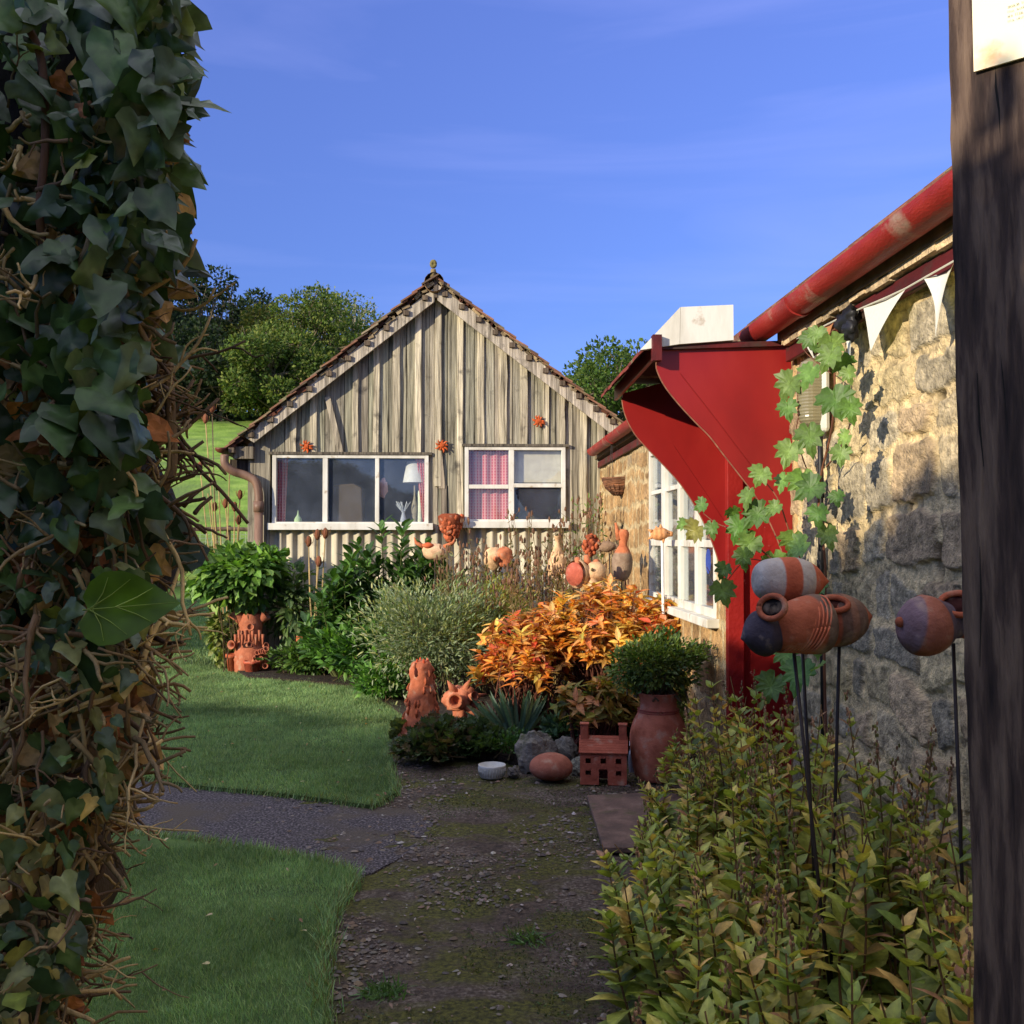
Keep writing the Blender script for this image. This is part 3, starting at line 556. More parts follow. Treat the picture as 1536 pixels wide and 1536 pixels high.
def wallmesh(mb, u0, u1, z0, z1, res, holes, far):
    us = np.arange(u0, u1+1e-6, res); zs = np.arange(z0, z1+1e-6, res); us[-1] = u1; zs[-1] = z1; U, Z = np.meshgrid(us, zs); u, z = U.ravel(), Z.ravel()
    h, r1, r2 = rubble(u, z, 41 if not far else 55, 1.12 if not far else 1.3); P = np.stack([u, z, 0*u], -1)
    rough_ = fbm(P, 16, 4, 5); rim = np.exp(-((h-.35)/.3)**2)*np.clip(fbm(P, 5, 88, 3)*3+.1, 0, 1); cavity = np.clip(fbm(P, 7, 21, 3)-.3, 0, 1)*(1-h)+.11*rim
    tilt = (r2-.5)*.02
    prot = h*(.006+.010*r1)+rough_*.013+.006*np.abs(fbm(P, 26, 51, 3))*h+tilt*h-cavity*.12
    st = np.array([lin(186, 170, 138), lin(176, 164, 138), lin(192, 174, 134), lin(162, 152, 130), lin(178, 156, 124)]); k = (r2*4.999).astype(int)
    col = st[k]*(.8+.35*r1+.5*fbm(P, 34, 13, 3)+.35*fbm(P, 5, 17, 3))[:, None]; mo = lin(212, 190, 146)*(1+.25*rough_[:, None])
    if far:
        smear = np.clip(fbm(P, 2.5, 31, 4)*2.4+1.3, 0, 1); prot = prot*(1-.75*smear)+smear*.018
        ren = lin(170, 144, 104)*(1+.7*fbm(P, 4, 77, 5)[:, None]); col = col*(1-smear[:, None])+ren*smear[:, None]; mo = mo*.8
        col = col*lin(225, 215, 205)/lin(215, 215, 215)*.85
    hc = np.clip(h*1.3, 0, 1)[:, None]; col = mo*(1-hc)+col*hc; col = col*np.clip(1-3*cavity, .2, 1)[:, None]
    low_shade = np.clip((.75-z+.35*fbm(P, 2, 61))/.6, 0, 1)[:, None]; col = col*(1-.35*low_shade)  # deeper shade on the low wall put into the colour
    v = np.stack([XW-prot, u, z], -1); nx = len(us); a = (np.arange(len(zs)-1)[:, None]*nx+np.arange(nx-1)[None]).ravel()
    uc, zc = u[a]+res/2, z[a]+res/2; keep = np.ones(len(a), bool)
    for (a0, a1, b0, b1) in holes: keep &= ~((uc > a0) & (uc < a1) & (zc > b0) & (zc < b1))
    a = a[keep]; mb.add(v, np.stack([a, a+nx, a+nx+1, a+1], -1), np.clip(col, 0, 1))
W0, W1, WZ0, WZ1 = 6.72, 9.22, 1.08, 2.42
mb = MB(); wallmesh(mb, 2.4, 5.15, 0, ZT, .008, [], False); wallmesh(mb, 6.46, 12.9, 0, ZT, .014, [(W0, W1, WZ0, WZ1)], True)
wallmesh(mb, -3.0, 2.4, 0, ZT, .03, [], False)
for (y0, y1) in ((-3, 5.15), (6.46, 12.9)):       # thickness, so that jambs and ends are solid
    if y0 < 0: bb(mb, XW+.06, XW+.5, y0, y1, 0, ZT, lin(150, 138, 112))
    else:
        for z0, z1, ya, yb in ((0, WZ0, y0, y1), (WZ1, ZT, y0, y1), (WZ0, WZ1, y0, W0-.0), (WZ0, WZ1, W1, y1)): bb(mb, XW+.055, XW+.5, ya, yb, z0, z1, lin(150, 138, 112))
bb(mb, XW-.01, XW+.07, 5.10, 5.149, 0, ZT, lin(190, 160, 115)); bb(mb, XW-.005, XW+.07, 6.455, 6.5, 0, ZT, lin(150, 120, 90))
bb(mb, XW-.012, XW+.07, W0-.03, W0, WZ0, WZ1, lin(170, 148, 110)); bb(mb, XW-.012, XW+.07, W1, W1+.03, WZ0, WZ1, lin(150, 130, 96)); bb(mb, XW-.01, XW+.07, W0, W1, WZ1-.0, WZ1+.03, lin(140, 120, 90)); bb(mb, XW-.01, XW+.07, W0, W1, WZ0-.04, WZ0, lin(150, 130, 96))
bb(mb, XW, XW+.5, 5.15, 6.46, 2.35, ZT, lin(140, 128, 100))
mb.build('wall', STONE, house, smooth=True)
# room behind the long window
mb = MB(); bb(mb, XW+2.5, XW+2.55, 5, 12.8, 0, 2.5, lin(150, 146, 130)); bb(mb, XW+.5, XW+2.5, 12.75, 12.8, 0, 2.5, lin(120, 116, 104)); bb(mb, XW+.5, XW+2.5, 6.0, 6.05, 0, 2.5, lin(130, 126, 110)); bb(mb, XW+.5, XW+2.5, 6.05, 12.75, 0, .1, lin(90, 80, 70)); bb(mb, XW+.5, XW+2.5, 6.05, 12.75, 2.5, 2.54, lin(170, 168, 160))
mb.build('inner_wall', mk('room_paint', [(.3, (.8,)*3), (.7, (1.1,)*3)], 2, usecol=True), house)
# long window
mb = MB(); xf = XW-.03
def wbar(y0, y1, z0, z1, d=.05, off=0): bb(mb, xf-off, xf+d, y0, y1, z0, z1)
wbar(W0, W0+.06, WZ0, WZ1, .07); wbar(W1-.06, W1, WZ0, WZ1, .07); wbar(W0+.06, W1-.06, WZ1-.07, WZ1, .069); wbar(W0+.06, W1-.06, WZ0, WZ0+.06, .069)
ms_ = [W0+.06, 7.26, 7.86, 8.5, W1-.06]; PN = []
for k, y in enumerate(ms_[1:-1]): wbar(y-(.075 if k == 2 else .045), y+(.075 if k == 2 else .045), WZ0+.06, WZ1-.07, .06, .008)
for k in range(4):
    a, b_ = ms_[k]+.03, ms_[k+1]-.03; mid = (a+b_)/2
    wbar(a, b_, 1.55, 1.6, .05); wbar(a, b_, 2.0, 2.035, .05)
win = mb.build('window', WHITEP, house, bevel=.003)
for k in range(4):
    a, b_ = ms_[k]+.03, ms_[k+1]-.03
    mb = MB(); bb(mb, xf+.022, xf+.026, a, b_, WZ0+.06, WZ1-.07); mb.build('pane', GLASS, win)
mb = MB(); bb(mb, XW-.1, XW+.02, W0-.05, W1+.05, WZ0-.06, WZ0); mb.build('sill', WHITEP, win, bevel=.006)
mb = MB(); p = AX(1062, 842, XW-.045); prism(mb, [p+np.array([0, math.cos(a)*.07, math.sin(a)*.085]) for a in np.linspace(0, 2*math.pi, 14)[:-1]], (.004, 0, 0), lin(52, 74, 150)); mb.build('window_sticker', FLAT, label='oval blue badge on the glass of the long window', cat='badge')
# eaves
GX, GZ, GR = 1.50, 2.695, .071
def gutter(y0, y1, dz=0):
    mb = MB(); th = np.linspace(math.pi*.98, 2.02*math.pi, 15); ys = np.linspace(y0, y1, max(3, int((y1-y0)*6)))
    for r in (GR, GR-.006):
        V = np.array([(GX+r*math.cos(a), y, GZ+dz+r*math.sin(a)) for y in ys for a in th]); k = (np.arange(len(ys)-1)[:, None]*15+np.arange(14)[None]).ravel(); mb.add(V, np.stack([k, k+15, k+16, k+1], -1))
    y = y0+.1
    while y < y1:
        V = np.array([(GX+(GR+.008)*math.cos(a), yy, GZ+dz+(GR+.008)*math.sin(a)) for yy in (y, y+.05) for a in th]); k = np.arange(14); mb.add(V, np.stack([k, k+15, k+16, k+1], -1))
        for e in (y, y+.05):
            V = np.array([(GX+r*math.cos(a), e, GZ+dz+r*math.sin(a)) for r in (GR-.002, GR+.008) for a in th]); mb.add(V, np.stack([k, k+15, k+16, k+1], -1))
        y += .26 if y < y0+.3 else 1.8
    prism(mb, [(GX+GR*math.cos(a), y1, GZ+dz+GR*math.sin(a)) for a in th], (0, .012, 0)); prism(mb, [(GX+GR*math.cos(a), y0-.012, GZ+dz+GR*math.sin(a)) for a in th], (0, .012, 0))
    return mb
gutter(-3, 5.36).build('gutter', REDG, house, smooth=True); gutter(6.75, 12.45).build('gutter', REDG, house, smooth=True)
DKRED = mk('old_dark_red_paint', [(.3, lin(58, 18, 20)), (.6, lin(92, 26, 26))], 8, (1, .4, 1), .6, .4, 60, .006, patch=lin(60, 48, 40), pscale=6)
mb = MB(); bb(mb, XW-.055, XW-.03, -3, 5.1, 2.50, 2.572); bb(mb, XW-.055, XW-.03, 6.5, 12.75, 2.50, 2.572); mb.build('fascia', DKRED, house, bevel=.004)
mb = MB(); rng = np.random.default_rng(12)
for (a, b_) in ((-3, 5.12), (6.6, 12.75)):
    y = a
    while y < b_:
        wd = rng.uniform(.15, .2); e = min(y+wd, b_)
        for i in range(14):
            d0 = .115*i*1.6; x0 = 1.545+d0*.77+rng.uniform(-.008, .008); z0 = 2.665+d0*.64+.02*0
            V = np.array([(x0, y, z0+.035), (x0+.26, y, z0+.035+.20), (x0+.26, e-.004, z0+.235), (x0, e-.004, z0+.035)]); V2 = V-np.array([0, 0, .02])
            k = lin(*(np.array([120, 78, 60])*rng.uniform(.75, 1.2))) if i else lin(*(np.array([158, 140, 112])*rng.uniform(.5, 1.1)))
            mb.add(np.vstack([V2, V]), QB, k)
        y = e
    bb(mb, XW-.09, XW+.05, a, b_, 2.605, 2.66, lin(118, 100, 78))
mb.build('roof', TILE, house)
mb = MB(); y = -3.
while y < 5.05:      # ragged strip of torn felt and mortar between fascia and tiles
    e = y+rng.uniform(.05, .16); zt = 2.612+rng.uniform(-.016, .012); bb(mb, XW-.078-rng.uniform(0, .01), XW-.04, y, min(e, 5.06), 2.573+max(0, rng.uniform(-.02, .014)), zt, lin(*(np.array([214, 190, 154])*rng.uniform(.75, 1.05)))); y = e+.001
mb.build('eaves_mortar', STONE, house)
# door recess and red door canopy
mb = MB(); bb(mb, 1.98, 2.02, 5.15, 6.46, .0, 2.35); bb(mb, 1.955, 1.98, 5.3, 5.36, .1, 2.2); bb(mb, 1.955, 1.98, 6.2, 6.26, .1, 2.2); bb(mb, 1.955, 1.98, 5.36, 6.2, 1.0, 1.1)
mb.build('door', REDP, house, bevel=.004)
mb = MB(); bb(mb, XW-.03, XW+.07, 6.38, 6.448, 0, 2.5); bb(mb, XW+.07, 1.98, 6.42, 6.446, 0, 2.36); bb(mb, XW+.07, 1.98, 5.152, 5.18, 0, 2.36)
mb.build('door_frame', mk('scuffed_red_paint', [(.3, lin(122, 24, 22)), (.7, lin(146, 34, 30))], 6, rough=.45, patch=lin(190, 150, 140), pscale=16, pthr=(.68, .74)), house, bevel=.003)
can = MB(); prism(can, [AX(1,1,1)*0+np.array(p) for p in ((.93, 5.1, 2.53), (.93, 6.56, 2.50), (.93, 6.56, 2.585), (.93, 5.1, 2.62))], (.022, 0, 0)); canopy = can.build('door_canopy', REDP, house, bevel=.003)
npan = [(990, 521), (985, 546), (989, 562), (1000, 582), (1020, 607), (1045, 634), (1065, 654), (1085, 680), (1110, 712), (1135, 745), (1155, 782), (1172, 822), (1183, 860), (1190, 900), (1194, 940), (1198, 940), (1198, 516)]
fpan = [(933, 597), (936, 615), (943, 634), (955, 654), (973, 674), (1000, 702), (1022, 727), (1042, 757), (1059, 790), (1073, 825), (1083, 860), (1090, 895), (1095, 930), (1098, 960), (1101, 960), (1101, 545), (935, 590)]
def smp(pts, keep):
    a = np.array(pts[:keep], float); s = smoothprof(np.column_stack([a, np.zeros(len(a))]), 3)[:, :2]; return [tuple(x) for x in s]+pts[keep:]
mb = MB(); prism(mb, [AY(x, y, 5.15) for x, y in smp(npan, 15)], (0, .018, 0)); mb.build('side_panel', REDP, canopy)
mb = MB(); prism(mb, [AY(x, y, 6.45) for x, y in smp(fpan, 14)], (0, .018, 0)); mb.build('side_panel', REDP, canopy)
# pale bare edge of the plywood
EDGE = mk('bare_plywood_edge', [(.3, lin(104, 62, 48)), (.7, lin(150, 110, 84))], 30)
for pts, Y, k in ((npan, 5.15, 15), (fpan, 6.45, 14)):
    mb = MB(); s = smp(pts, k)[:len(smp(pts, k))-(len(pts)-k)]; tube(mb, [AY(x, y, Y)+np.array([-.001, .009, 0]) for x, y in s], .0045, 5); mb.build('panel_edge', EDGE, canopy)
for Y, a, b_ in ((5.148, (1020, 560), (1128, 700)), (6.448, (1010, 668), (1098, 800))):
    mb = MB(); tube(mb, [AY(*a, Y), AY((a[0]+b_[0])/2, (a[1]+b_[1])/2-1, Y), AY(*b_, Y)], .0016, 4); mb.build('panel_joint', REDP, canopy)
mb = MB(); rng = np.random.default_rng(3)
for i in range(2):
    y = 5.16
    while y < 6.62:
        e = y+.165; x0 = .855+.085*i; z0 = 2.55+.085*i
        for dx in (0,):
            V = np.array([(x0, y, z0), (x0+.11, y, z0+.105), (x0+.11, e-.004, z0+.105), (x0, e-.004, z0)])+rng.uniform(-.004, .004, 3); mb.add(np.vstack([V-np.array([0, 0, .018]), V]), QB, lin(*(np.array([128, 58, 46])*rng.uniform(.75, 1.15))))
        y = e
bb(mb, 1.03, 1.34, 5.16, 6.56, 2.66, 2.69, lin(110, 70, 56)); bb(mb, 1.0, 1.64, 5.18, 6.5, 2.60, 2.62, lin(40, 26, 24))
mb.build('roof_tile', TILE, canopy)
mb = MB(); Yb = 5.1
prism(mb, [AY(1021, 460.5, Yb), AY(1100, 457, Yb), AY(1100.5, 510, Yb), AY(1020, 516, Yb)], (0, .05, 0))
A_, B_, C_ = AY(960, 525, 5.12), AY(1020.5, 460.5, Yb), AY(1019.5, 516, Yb); prism(mb, [A_, B_, C_], (.01, .03, 0))
mb.build('end_board', WHITEP, canopy)
mb = MB(); prism(mb, [AY(989, 517, 5.12), AY(1196, 510, 5.12), AY(1196, 518, 5.12), AY(989, 524, 5.12)], (0, .03, 0)); bb(mb, .915, .96, 5.07, 5.13, 2.50, 2.63); mb.build('trim', DKRED, canopy)
# ================================================================== SIGN POST (turned 45 degrees to the path)
rng = np.random.default_rng(21)
D1 = np.array([.716, -.698, 0]); D2 = np.array([.698, .716, 0])
post = thing('sign_post', 'dark square timber post carrying a pale rusty notice at the right of the view', 'post', AY(1440, 1500, 1.12)*[1, 1, 0]+[.1, -.1, 0])
mb = MB(); pys = np.linspace(-60, 2350, 46); rows = []
for py in pys:
    e = np.interp(py, [-60, 0, 300, 650, 1300, 2400], [1420, 1422, 1428, 1436, 1457, 1480]); p = AY(e, py, 1.12); rows.append(p)
V = []; WP = .16
for i, p in enumerate(rows):
    j = rng.uniform(-.0012, .0012, 2); c = [p+D1*j[0], p+D1*.004-D2*.003*0+D1*.002, p+D1*WP*.33-D2*.0015, p+D1*WP*.66+D2*0, p+D1*WP, p+D1*WP+D2*WP, p+D2*WP]
    V += c
n = 7; k = np.arange(len(rows)-1)[:, None]*n; j = np.arange(n)[None]; q = np.stack([k+j, k+n+j, k+n+(j+1) % n, k+(j+1) % n], -1).reshape(-1, 4)
mb.add(np.array(V), q); mb.add([V[0], V[1], V[4], V[5], V[6]], [(0, 1, 2, 3, 4)])
POSTM = mk('old_post_timber', [(.3, lin(34, 26, 26)), (.47, lin(66, 52, 46)), (.53, lin(88, 72, 62)), (.7, lin(110, 92, 78))], 60, (1, 1, .11), .88, 1., 120, .008, patch=lin(128, 62, 30), pscale=4.5, pthr=(.66, .78))
mb.build('timber', POSTM, post)
CRK = mk('crack_dark', [(.3, lin(14, 11, 10)), (.7, lin(24, 19, 16))], 9, bmp=0)
mb = MB(); cr = [AY(x, y, 1.12)+D1*.03 for x, y in ((1464, 100), (1466, 160), (1470, 230), (1469, 330), (1472, 430))]
for pts, w_ in ((((1494, 95), (1494, 130), (1499, 165), (1502, 230)), .0016), (((1466, 560), (1470, 640), (1476, 700)), .0014), (((1500, 520), (1504, 560), (1512, 640), (1516, 720)), .0012), (((1470, 820), (1472, 900), (1470, 1000)), .001)):
    P_ = []
    for x, y in pts:
        r = ray(x, y); p0 = AY(1436, 650, 1.12); nn = np.array([-.698, -.716, 0]); tt = np.dot(rows[int(np.interp(y, [-60, 2350], [0, 45]))]-EYE, nn)/np.dot(r, nn); P_.append(EYE+r*tt+nn*.0005)
    mb = MB(); tube(mb, P_, [w_*.3]+[w_]*(len(P_)-2)+[w_*.3], 5, (1, 1, 1)); mb.build('crack', CRK, post)
def onpost(px, py, off=.004):
    r = ray(px, py); nn = np.array([-.698, -.716, 0]); base = rows[2]
    return EYE+r*(np.dot(base+nn*off-EYE, nn)/np.dot(r, nn))
m, t, b, o = newmat('aged_notice'); v = objvec(t); sg0 = onpost(1462, 108)
sd = t.nodes.new('ShaderNodeVectorMath'); sd.operation = 'DISTANCE'; t.links.new(v, sd.inputs[0]); 
scr = onpost(1482, 69, .007); rp_ = scr-WL[post.name]+np.array([0, 0, -.012]); sd.inputs[1].default_value = rp_
nn_ = noise(t, v, 90, 5); ad = t.nodes.new('ShaderNodeMath'); ad.operation = 'MULTIPLY_ADD'; t.links.new(nn_, ad.inputs[0]); ad.inputs[1].default_value = .03; t.links.new(sd.outputs['Value'], ad.inputs[2])
c = mul(t, lin(206, 128, 62), lin(204, 198, 162), 'MIX', rampnode(t, ad.outputs[0], [(.014, (0, 0, 0)), (.034, (1, 1, 1))]))
t.links.new(c, b.inputs['Base Color']); b.inputs['Roughness'].default_value = .45
mb = MB(); c0 = onpost(1462, 109); cR = c0+D1*(WP-.035); up = np.array([0, 0, 1]); pz = .32
prism(mb, [c0, cR, cR+up*pz, c0+up*pz-D1*.0035], np.array([-.698, -.716, 0])*.003*1); sign = mb.build('notice_board', m, post)
mb = MB(); nn = np.array([-.698, -.716, 0]); rng = np.random.default_rng(2)
INK = mk('faded_ink', [(.3, lin(120, 124, 116)), (.7, lin(160, 162, 148))], 9, bmp=0)
def word(x, y, n_, h_, gap=.0):      # weathered, unreadable lettering: small upright and round strokes
    x0 = x
    for k in range(n_):
        p = lambda dx, dz: c0+D1*(x0+dx)+up*(y+dz)+nn*.0038
        wd = h_*.55; kind_ = rng.integers(4)
        if kind_ != 1: prism(mb, [p(0, 0), p(h_*.13, 0), p(h_*.13, h_*(1.4 if kind_ == 2 else 1)), p(0, h_*(1.4 if kind_ == 2 else 1))], nn*.0002)
        if kind_ in (0, 1): prism(mb, [p(0, h_*.86), p(wd, h_*.86), p(wd, h_), p(0, h_)], nn*.0002); prism(mb, [p(wd-h_*.13, 0), p(wd, 0), p(wd, h_*.86), p(wd-h_*.13, h_*.86)], nn*.0002)
        if kind_ in (1, 3): prism(mb, [p(0, 0), p(wd, 0), p(wd, h_*.14), p(0, h_*.14)], nn*.0002)
        x0 += wd+h_*.22
    return x0-x
for ROWS in (((.036, .058, .0022), (.036, .053, .0018), (.036, .0475, .0022), (.036, .0425, .0018)), ((.036, .095, .0032), (.044, .104, .0032), (.046, .113, .003), (.044, .122, .003), (.044, .131, .003), (.034, .140, .0034))):
    mb = MB()
    for (xs_, y, h_) in ROWS:
        x = xs_
        while x < WP-.05: x += word(x, y, int(rng.integers(2, 8)), h_)+h_*1.1
    mb.build('lettering', INK, sign)
mb = MB(); lathe(mb, [(0, .0065), (.002, .006), (.003, .003), (.0031, 0)], scr-nn*.004, nn, 16, lin(190, 190, 190)); mb.build('screw', mk('steel_screw', [(.3, lin(150, 146, 150)), (.7, lin(190, 186, 190))], 9, rough=.3, metal=.7), sign, smooth=True)
# ================================================================== BUNTING
bt = thing('bunting', 'string of white cloth pennants hung along the eaves of the stone wall', 'bunting', AX(1300, 470, 1.6))
CLOTH = leafmat('bunting_cloth', .9, .25, .1, .06, 90)
sp = [(1195, 508), (1230, 492), (1262, 476), (1295, 461), (1330, 446), (1358, 433), (1386, 417), (1430, 392), (1500, 345), (1600, 300)]
XB = 1.575
mb = MB(); tube(mb, [AX(x, y, XB) for x, y in sp], .0035, 5, lin(214, 212, 200)); mb.build('string', CLOTH, bt)
def flag(a, b_, tip, bend=.015, col=(232, 232, 222), lab=None, tipx=XB-.005, back=0):
    A, B, Tt = AX(*a, XB), AX(*b_, XB), AX(*tip, tipx); mb = MB(); V = []; n_ = 10
    for i in range(n_+1):
        s = i/n_
        l, r = A+(Tt-A)*s, B+(Tt-B)*s
        for j in range(5):
            u = j/4; V.append(l+(r-l)*u+np.array([bend*math.sin(u*3.1+s*2)*(1-s)-bend*1.2*s*(1-s), 0, 0])+np.array([0, back*math.sin(s*math.pi), 0]))
    f = [(i*5+j, i*5+j+1, i*5+j+6, i*5+j+5) for i in range(n_) for j in range(4)]; mb.add(V, f, lin(*col)); o = mb.build('pennant', CLOTH, bt, label=lab, smooth=True)
flag((1295, 461), (1358, 434), (1306, 527), .012); flag((1386, 418), (1431, 392), (1403, 506), .03, back=-.03)
flag((1262, 477), (1288, 466), (1276, 552), .02, (236, 236, 228), 'crumpled pennant hanging edge-on'); flag((1470, 365), (1530, 330), (1500, 440)); flag((1232, 492), (1250, 484), (1240, 535), .01, (196, 140, 96), 'faded terracotta coloured pennant'); flag((1200, 506), (1222, 496), (1222, 540), .02)
mb = MB(); c_ = AX(1272, 481, 1.56); blob(mb, c_, (.035, .085, .05), 4, .35, 3, lin(52, 54, 58), 18, 14); blob(mb, c_+np.array([-.01, -.05, -.05]), (.03, .05, .045), 9, .3, 3, lin(60, 62, 66)); tube(mb, [c_, c_+np.array([0, .1, .04]), c_+np.array([.03, .16, -.03])], .012, 6, lin(40, 42, 46))
mb.build('floodlight', BLACK, label='small dark lumpy lamp fitting under the eaves beside the bunting', cat='light fitting', smooth=True)
# ================================================================== BULKHEAD LAMP AND CONDUIT
lamp = thing('wall_lamp', 'oblong bulkhead lamp with ribbed dusty lens on the stone wall among vine leaves', 'lamp', (1.6, 4.86, 2.12))
ca = AX(1236, 590, 1.62); cz = ca[2]; cy = ca[1]
mb = MB(); bb(mb, 1.585, 1.625, cy-.075, cy+.075, cz-.185, cz+.185); mb.build('lamp_base', WHITEP, lamp, bevel=.02)
m, t, b, o = newmat('ribbed_lens'); b.inputs['Base Color'].default_value = (*lin(150, 142, 112), 1); b.inputs['Roughness'].default_value = .25; b.inputs['Transmission Weight'].default_value = .35
mb = MB(); rows_ = 44
for i in range(rows_+1):
    s = i/rows_; z = cz-.165+.33*s; sh = (1-abs(2*s-1)**6)**.5 if 0 < s < 1 else .05; r = sh*(1+.03*(i % 2)); th = np.linspace(0, math.pi, 13)
    mb.v.append(np.array([(1.585-.085*r*math.sin(a)**.6 if 0 < a < math.pi else 1.585, cy+.064*r*math.cos(a), z) for a in th])); mb.c.append(np.ones((13, 3))); mb.n += 13
k = (np.arange(rows_)[:, None]*13+np.arange(12)[None]).ravel(); mb.q.append(np.stack([k, k+1, k+14, k+13], -1)); mb.build('lens', m, lamp, smooth=False)
mb = MB(); cx_ = lambda x, y: AX(x, y, 1.60)
tube(mb, [cx_(1230, 645), cx_(1231, 700), cx_(1231, 800), cx_(1232, 880), cx_(1234, 960), cx_(1236, 1150)], .013, 8)
for y in (735, 775, 840): tube(mb, [cx_(1231, y), cx_(1231, y+12)], .018, 8)
mb.build('conduit', BLACK, label='black cable conduit running down the stone wall below the bulkhead lamp', cat='pipe', smooth=True)
# ================================================================== HANGING BASKET BY THE HUT
hb = thing('hanging_basket', 'shallow brown wicker basket hanging near the far end of the stone wall', 'basket', AY(929, 745, 10.9))
WICK = mk('wicker', [(.3, (.6,)*3), (.7, (1.2,)*3)], 30, (1, 1, 1), .8, .5, 90, .005, usecol=True)
yb = 10.9; c_ = AY(929, 718, yb); mb = MB(); rng = np.random.default_rng(4)
for k in range(15):
    s = k/14; r = .185*(1-s**1.7*.62); pts = [c_+np.array([math.cos(a)*r, math.sin(a)*r, -s*.17+rng.uniform(-.006, .006)]) for a in np.linspace(0, 2*math.pi, 19)]; tube(mb, pts, .0085, 5, lin(*(np.array([124, 84, 58])*rng.uniform(.6, 1.25))))
for k in range(18):
    a = k/18*2*math.pi; tube(mb, [c_+np.array([math.cos(a)*.19, math.sin(a)*.19, .01]), c_+np.array([math.cos(a)*.15, math.sin(a)*.15, -.1]), c_+np.array([math.cos(a)*.06, math.sin(a)*.06, -.18])], .006, 4, lin(96, 64, 46))
mb.build('wicker_bowl', WICK, hb, smooth=True)
mb = MB(); tp_ = AY(918, 660, yb)
for a in (0, 2.1, 4.2): tube(mb, [c_+np.array([math.cos(a)*.18, math.sin(a)*.18, 0]), tp_], .0025, 4, lin(120, 120, 124))
mb.build('chain', METAL, hb)
mb = MB(); tube(mb, [AY(914, 655, yb), AY(917, 668, yb), AY(916, 690, yb)], .004, 5); tube(mb, [tp_, tp_+np.array([.12, .0, .03]), np.array([1.62, yb, tp_[2]+.02])], .006, 5); mb.build('bracket', METAL, hb)
# ================================================================== CERAMIC POTS ON RODS BY THE PATH (foreground right)
TC = lambda s=1: lin(*(np.array([176, 96, 66])*s))
def potaxis(pa, pb, Y, prof, bands, nm='pot_body', segs=40, par=None, sx=1.0):
    """pot turned about the line between two pixels at depth Y; prof in fractions of length -> radius/length"""
    A, B = AY(*pa, Y), AY(*pb, Y+.02); Ln = np.linalg.norm(B-A); mb = MB()
    pr = [(t_*Ln, max(r*Ln, .0006)) for t_, r in smoothprof(prof, 8)]
    def cf(t_): 
        f = t_/Ln
        for lim, c in bands:
            if f <= lim: return lin(*c) if max(c) > 1 else np.array(c)
        return lin(*bands[-1][1])
    lathe(mb, pr, A, B-A, segs, colf=cf); return mb, A, B, Ln
def hood(mb, c, ax, r, lift, wdt, col, lean=0.25):
    """curved clay collar standing up round an opening: an arc of lip thickened outwards"""
    ax = nrmz(np.array(ax, float)); up_ = np.array([0, 0, 1.]); sd_ = nrmz(np.cross(ax, up_)); P_ = []
    V = []; m_ = 15
    for i in range(m_):
        a = math.pi*(-.08+1.16*i/(m_-1)); base = c+ax*math.cos(a)*r+up_*math.sin(a)*r*.55*lift
        for (o_, z_) in ((0, 0), (.35, .02), (.36, .05), (0, .045)): V.append(base+sd_*(-(o_)*wdt*math.sin(a)-.0)+up_*(z_+o_*lean*.1)*math.sin(a)**.5 if a > 0 and a < math.pi else base)
    k = (np.arange(m_-1)[:, None]*4+np.arange(4)[None]); kk = np.arange(4)[None]; q = np.stack([k, np.arange(m_-1)[:, None]*4+(kk+1) % 4, (np.arange(m_-1)[:, None]+1)*4+(kk+1) % 4, (np.arange(m_-1)[:, None]+1)*4+kk], -1).reshape(-1, 4); mb.add(V, q, col)
def disc(mb, c, nrm, r, thick, col, squash=1., seg=22, upv=(0, 0, 1)):
    nrm = nrmz(np.array(nrm, float)); u = nrmz(np.cross(nrm, upv)); v_ = np.cross(u, nrm)
    prism(mb, [np.array(c)+u*math.cos(a)*r+v_*math.sin(a)*r*squash for a in np.linspace(0, 2*math.pi, seg+1)[:-1]], nrm*thick, col)
def ring(mb, c, nrm, r, tr, col, squash=1., a0=0, a1=2*math.pi, seg=26):
    nrm = nrmz(np.array(nrm, float)); u = nrmz(np.cross(nrm, (0, 0, 1))); v_ = np.cross(u, nrm)
    tube(mb, [np.array(c)+u*math.cos(a)*r+v_*math.sin(a)*r*squash for a in np.linspace(a0, a1, seg)], tr, 8, col)
POTG = 'ceramic pots on rods by the path'
def rod(par, pa, pb, Y, r=.0055, foot=None):
    mb = MB(); a, b_ = AY(*pa, Y), AY(*pb, Y); d = (b_-a)/max(1e-6, a[2]-b_[2]); e = b_+d*max(0, b_[2]-.02); tube(mb, [a, b_, e], r, 8); mb.build('rod', METAL, par, smooth=True)
def pot(lab, Y, base): return thing('rod_pot', lab, 'pot', AY(*base, Y), POTG)
# banded white and terracotta pot
p1 = pot('white and terracotta banded clay pot on a rod, highest of the four', 3.15, (1190, 900))
mb, A, B, Ln = potaxis((1131, 870), (1244, 872), 3.15, [(0, .0), (.02, .16), (.12, .25), (.3, .29), (.5, .3), (.66, .27), (.8, .2), (.92, .08), (1, .0)], [(.30, (170, 162, 152)), (.53, (178, 92, 62)), (.72, (178, 168, 154)), (1.1, (184, 98, 66))])
mb.build('pot_body', TERRA, p1, smooth=True)
mb = MB(); c_ = AY(1180, 852, 3.12); ring(mb, c_, (.15, -.75, .65), .036, .0075, TC(.95), .62); disc(mb, c_+np.array([0, .006, -.006]), (.15, -.75, .65), .033, .001, lin(30, 18, 16), .6); mb.build('collar', TERRA, p1, smooth=True)
rod(p1, (1200, 905), (1215, 1190), 3.2)
p2 = pot('dark gourd-shaped clay pot with a ribbed orange band, below the banded pot', 3.0, (1170, 985))
